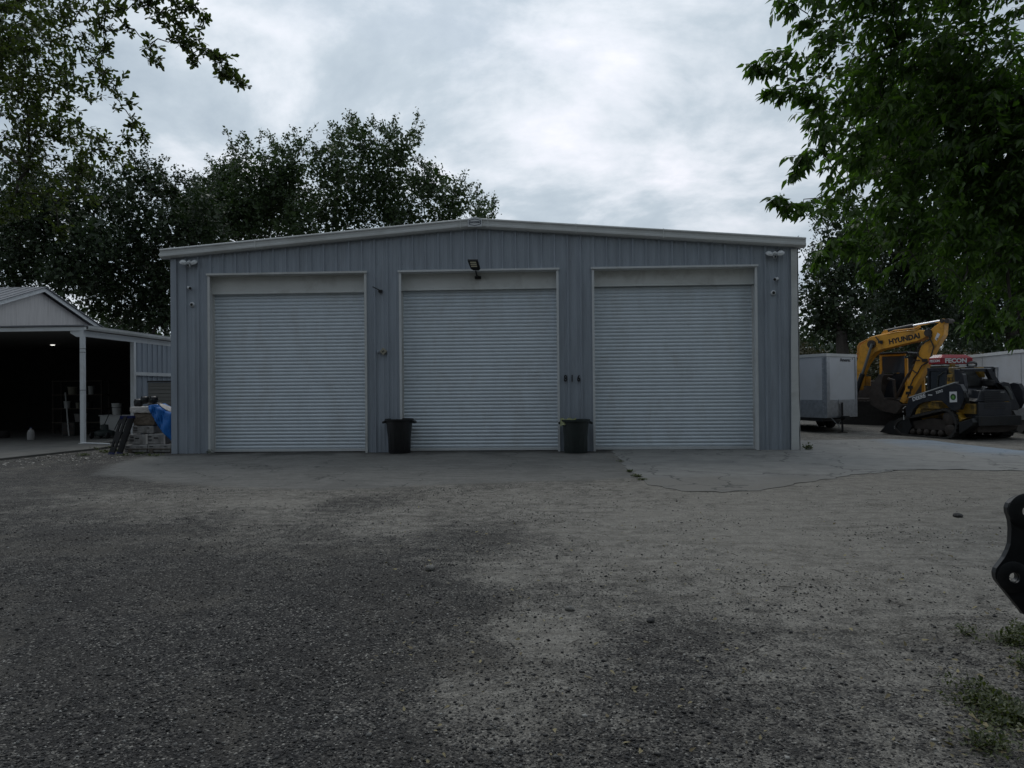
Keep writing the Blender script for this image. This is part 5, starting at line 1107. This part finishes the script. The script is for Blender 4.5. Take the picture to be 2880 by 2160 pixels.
far_tree('oak_tree', 'broad live oak rising behind the left half of the garage roof', 21, [(780, 305, 34), (772, 280, 16), (725, 305, 26), (858, 325, 40), (895, 300, 14), (720, 365, 62), (820, 390, 85), (925, 400, 52), (985, 430, 42), (620, 360, 46), (600, 325, 14), (560, 335, 16), (540, 372, 40), (500, 405, 45), (610, 430, 80), (730, 460, 80), (860, 470, 70), (960, 475, 45), (470, 450, 60), (1035, 458, 22), (1060, 455, 10), (1040, 490, 30), (650, 320, 16), (830, 285, 14), (510, 330, 9), (455, 415, 52), (400, 450, 40), (495, 380, 38), (420, 490, 60), (520, 450, 60), (565, 470, 60), (530, 495, 50), (480, 500, 55), (640, 490, 60), (600, 400, 50)], 'oaks behind the buildings', LEAF_BG, 7.5, 16, .17, .45, depth=1.6)
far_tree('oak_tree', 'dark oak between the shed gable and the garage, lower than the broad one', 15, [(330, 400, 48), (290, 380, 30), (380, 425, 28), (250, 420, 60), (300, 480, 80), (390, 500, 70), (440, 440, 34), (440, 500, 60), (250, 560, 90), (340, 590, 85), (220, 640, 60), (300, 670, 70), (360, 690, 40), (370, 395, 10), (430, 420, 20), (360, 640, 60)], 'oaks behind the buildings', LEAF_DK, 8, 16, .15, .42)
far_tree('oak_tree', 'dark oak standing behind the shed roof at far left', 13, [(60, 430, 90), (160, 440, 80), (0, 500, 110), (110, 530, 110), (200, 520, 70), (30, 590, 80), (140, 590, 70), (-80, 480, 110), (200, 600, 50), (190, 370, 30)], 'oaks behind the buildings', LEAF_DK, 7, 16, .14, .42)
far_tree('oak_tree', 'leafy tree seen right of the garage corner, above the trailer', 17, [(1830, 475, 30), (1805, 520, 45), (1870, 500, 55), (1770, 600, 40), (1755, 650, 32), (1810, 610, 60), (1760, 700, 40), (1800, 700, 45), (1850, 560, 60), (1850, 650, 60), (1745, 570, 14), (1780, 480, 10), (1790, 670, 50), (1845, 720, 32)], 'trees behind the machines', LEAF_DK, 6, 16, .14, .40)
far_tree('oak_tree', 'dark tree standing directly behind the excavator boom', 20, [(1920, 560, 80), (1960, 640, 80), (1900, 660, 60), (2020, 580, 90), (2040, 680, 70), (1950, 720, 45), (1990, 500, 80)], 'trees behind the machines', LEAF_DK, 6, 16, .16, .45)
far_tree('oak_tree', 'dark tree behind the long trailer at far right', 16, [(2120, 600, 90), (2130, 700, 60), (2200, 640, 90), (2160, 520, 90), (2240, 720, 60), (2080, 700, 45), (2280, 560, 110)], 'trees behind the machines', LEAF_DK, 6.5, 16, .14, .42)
# hedge and distant wood
hp_ = []; hx_ = rng.uniform(12, 34, 26000); hp_ = np.stack([hx_, 26+rng.normal(0, .9, 26000), rng.uniform(0, 1, 26000)**.8*(3.9+.6*np.sin(hx_*.9))], 1)
tag(scatter('undergrowth', *LEAF_LO, hp_, rnd(26000), rnd(26000)+np.array([0, -.4, .3]), rng.uniform(.12, .26, 26000), leafmat('olive_undergrowth', (.035, .035, .016), (.075, .065, .03), .15, .6)), 'olive brown undergrowth far behind the trailers', kind='stuff')
n = 60000; th = rng.uniform(R(95), R(265), n); rr = 13+rng.normal(0, 1.2, n); hp_ = np.stack([CX+np.sin(th)*rr*1.25, CY+np.cos(th)*rr, rng.uniform(0, 1, n)*9.5*(1+.15*np.sin(th*9))], 1)  # unseen ring of leaves behind the camera, added to darken surfaces facing it
tag(scatter('unseen_shading_wood', *LEAF_LO, hp_, rnd(n), rnd(n)+np.array([0, 0, .3]), rng.uniform(.3, .6, n), LEAF_DK), 'dense unseen wood added behind the viewer to shade the yard', kind='stuff')
n = 90000; hx_ = rng.uniform(-60, 75, n); hp_ = np.stack([hx_, 46+rng.normal(0, 2.5, n), rng.uniform(0, 1, n)**.85*(7.5+1.5*np.sin(hx_*.35)+.8*np.sin(hx_*1.3))], 1)
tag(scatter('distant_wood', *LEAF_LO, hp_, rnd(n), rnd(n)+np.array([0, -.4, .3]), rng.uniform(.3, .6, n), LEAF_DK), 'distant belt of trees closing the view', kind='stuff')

def near_tree(name, label, base, hub, blobs, kind, leafm, sprays, nleaf, length, lsize, r0):
    t = thing(name, base, label, 'tree'); off = Vector(base); bl = []
    for b in blobs:
        x, y, r_, Yb = b[:4]; c = at(x*K, y*K, Yb); bl.append((c, r_*K*(Yb-CY)/F, b[4] if len(b) > 4 else 1))
    mb = MB(); limbs(mb, Vector((0, 0, 0)), Vector(hub)-off, [b[0]-off for b in bl], r0, .07)
    P, A, S = [], [], []
    for c, rm_, dn_ in bl:
        for _ in range(max(4, int(4.0*sprays*dn_*(rm_**2)*(.45+rm_*.6)+3*(rm_<.25)))):
            d = Vector(rnd(1)[0]); o_ = c+d*rm_*random.random()**.5*.95
            out = (o_-Vector(hub)); out.z *= .3; out.normalize()
            dr = (out*.7+Vector(rnd(1)[0])*.7+Vector((0, 0, -.15 if kind == 'R' else -.05))).normalized()
            L_ = length*random.uniform(.5, 1.2)*min(1, .38+rm_*1.3); pts_ = []; p = o_-dr*L_*.5; v = dr.copy()
            for k in range(5): pts_.append(p.copy()); p = p+v*L_/4; v = (v+Vector((0, 0, -.16 if kind == 'R' else -.08))).normalized()
            mb.tube([q_-off for q_ in pts_[1:]], [.004, .003, .0025, .0015], 3, cap=False)
            for k in range(nleaf):
                u = (k+.8)/nleaf*4 if kind == 'R' else [1.2, 2.6, 3.8][k*3//nleaf]+random.uniform(-.15, .15); i_ = min(int(u), 3); q_ = pts_[i_].lerp(pts_[i_+1], u-i_); vd = (pts_[i_+1]-pts_[i_]).normalized()
                if kind == 'R':
                    sd_ = vd.cross(Vector((0, 0, 1))).normalized()*(1 if k % 2 else -1); ax_ = vd*.55+sd_*.7+Vector((random.gauss(0, .25), random.gauss(0, .25), -.55+random.gauss(0, .3)))
                    q_ = q_+ax_.normalized()*lsize*.15
                else:
                    ax_ = vd*.5+Vector(rnd(1)[0])*.85
                P.append(q_-off); A.append(ax_); S.append(lsize*random.uniform(.55, 1.15))
    P = np.array(P); A = np.array(A); S = np.array(S); print('near leaves', len(P))
    scatter('crown', *(LEAF_PT if kind == 'R' else LEAF_OBOV), P, A, rnd(len(P))*.7+np.array([0, 0, .8]), S, leafm, t)
    mb.build('trunk', MT['bark'], t, smooth=False)
OB = [(50, 100, 105, -8.2), (150, 60, 75, -8.6), (60, 250, 105, -8), (0, 160, 110, -7), (160, 180, 65, -8.4), (205, 130, 42, -8.8), (235, 175, 34, -8.8), (262, 230, 24, -8.8), (288, 265, 18, -8.8), (308, 290, 9, -8.8), (130, 300, 75, -8), (60, 370, 85, -8), (200, 320, 42, -8.4), (250, 335, 28, -8.4), (270, 300, 18, -8.5), (170, 380, 45, -8.2), (120, 440, 34, -8.1), (135, 490, 16, -8.1), (128, 510, 10, -8.1), (30, 460, 30, -8.2), (25, 440, 45, -8.2), (195, 430, 16, -8.2), (0, 20, 120, -7.5), (230, 20, 35, -9), (275, 60, 14, -9), (225, 60, 22, -8.9), (225, 95, 12, -8.9), (268, 20, 18, -9),
      (330, 15, 34, -9.2), (380, 5, 34, -9.2), (300, 0, 34, -9.2), (345, 50, 28, -9.2), (390, 45, 30, -9.2), (325, 95, 15, -9.2), (330, 125, 11, -9.2), (375, 85, 16, -9.2), (415, 75, 24, -9.2), (425, 15, 22, -9.2), (400, 105, 14, -9.2), (415, 130, 9, -9.2), (450, 105, 18, -9.2), (470, 120, 12, -9.2), (485, 140, 15, -9.2), (505, 165, 13, -9.2), (518, 185, 8, -9.2), (478, 160, 8, -9.2), (350, -60, 60, -9), (250, -80, 90, -8.5), (120, -90, 110, -8), (440, 40, 9, -9.2)]
near_tree('live_oak', 'near live oak whose leafy boughs hang in from the upper left', (-.6, -8.2, 0), (-.3, -8.0, 4.6), OB, 'L', LEAF_OAK, 92, 14, .34, .080, .32)
RB = [(1662, 142, 22, -7.6), (1635, 145, 9, -7.6), (1700, 135, 36, -7.6), (1695, 195, 22, -7.6), (1665, 195, 10, -7.6), (1735, 190, 36, -7.5), (1745, 30, 45, -7.5), (1695, 5, 24, -7.5), (1790, 95, 70, -7.2), (1765, 225, 28, -7.4), (1800, 240, 50, -7.2), (1765, 290, 34, -7.4), (1735, 335, 24, -7.5), (1720, 360, 12, -7.5), (1785, 340, 42, -7.3), (1700, 440, 14, -7.7), (1680, 430, 7, -7.7), (1735, 440, 22, -7.7), (1780, 425, 30, -7.5), (1830, 420, 50, -7.2), (1790, 530, 26, -7.6), (1765, 560, 14, -7.6), (1825, 525, 36, -7.4), (1880, 520, 40, -7.3), (1870, 580, 18, -7.4), (1905, 590, 16, -7.4), (1860, 300, 70, -7),
      (1900, 200, 110, -6.8), (1930, 70, 110, -6.8), (1960, 350, 110, -6.6), (1930, 460, 80, -6.8), (2050, 150, 130, -6.4), (2080, 330, 140, -6.2), (2180, 200, 140, -6), (2200, 400, 130, -6), (2010, 490, 80, -6.8), (2090, 520, 80, -6.6), (2180, 560, 80, -6.4), (1985, 570, 26, -7.2), (2080, 610, 45, -7), (2120, 660, 34, -7.1), (2150, 690, 22, -7.1), (2105, 700, 13, -7.1), (2195, 660, 45, -6.8), (2205, 730, 15, -6.8), (1900, -80, 130, -7), (2100, -80, 160, -6.5), (2300, 300, 170, -6), (2290, 560, 130, -6.2), (1860, 500, 50, -5.6), (2000, 250, 160, -5), (2120, 450, 130, -5), (1800, -70, 90, -7.4)]
near_tree('broadleaf_tree', 'near tree with pointed bright green leaves filling the upper right', (17.2, -6.4, 0), (16.6, -6.3, 4.2), RB, 'R', LEAF_R, 50, 14, .52, .150, .26)
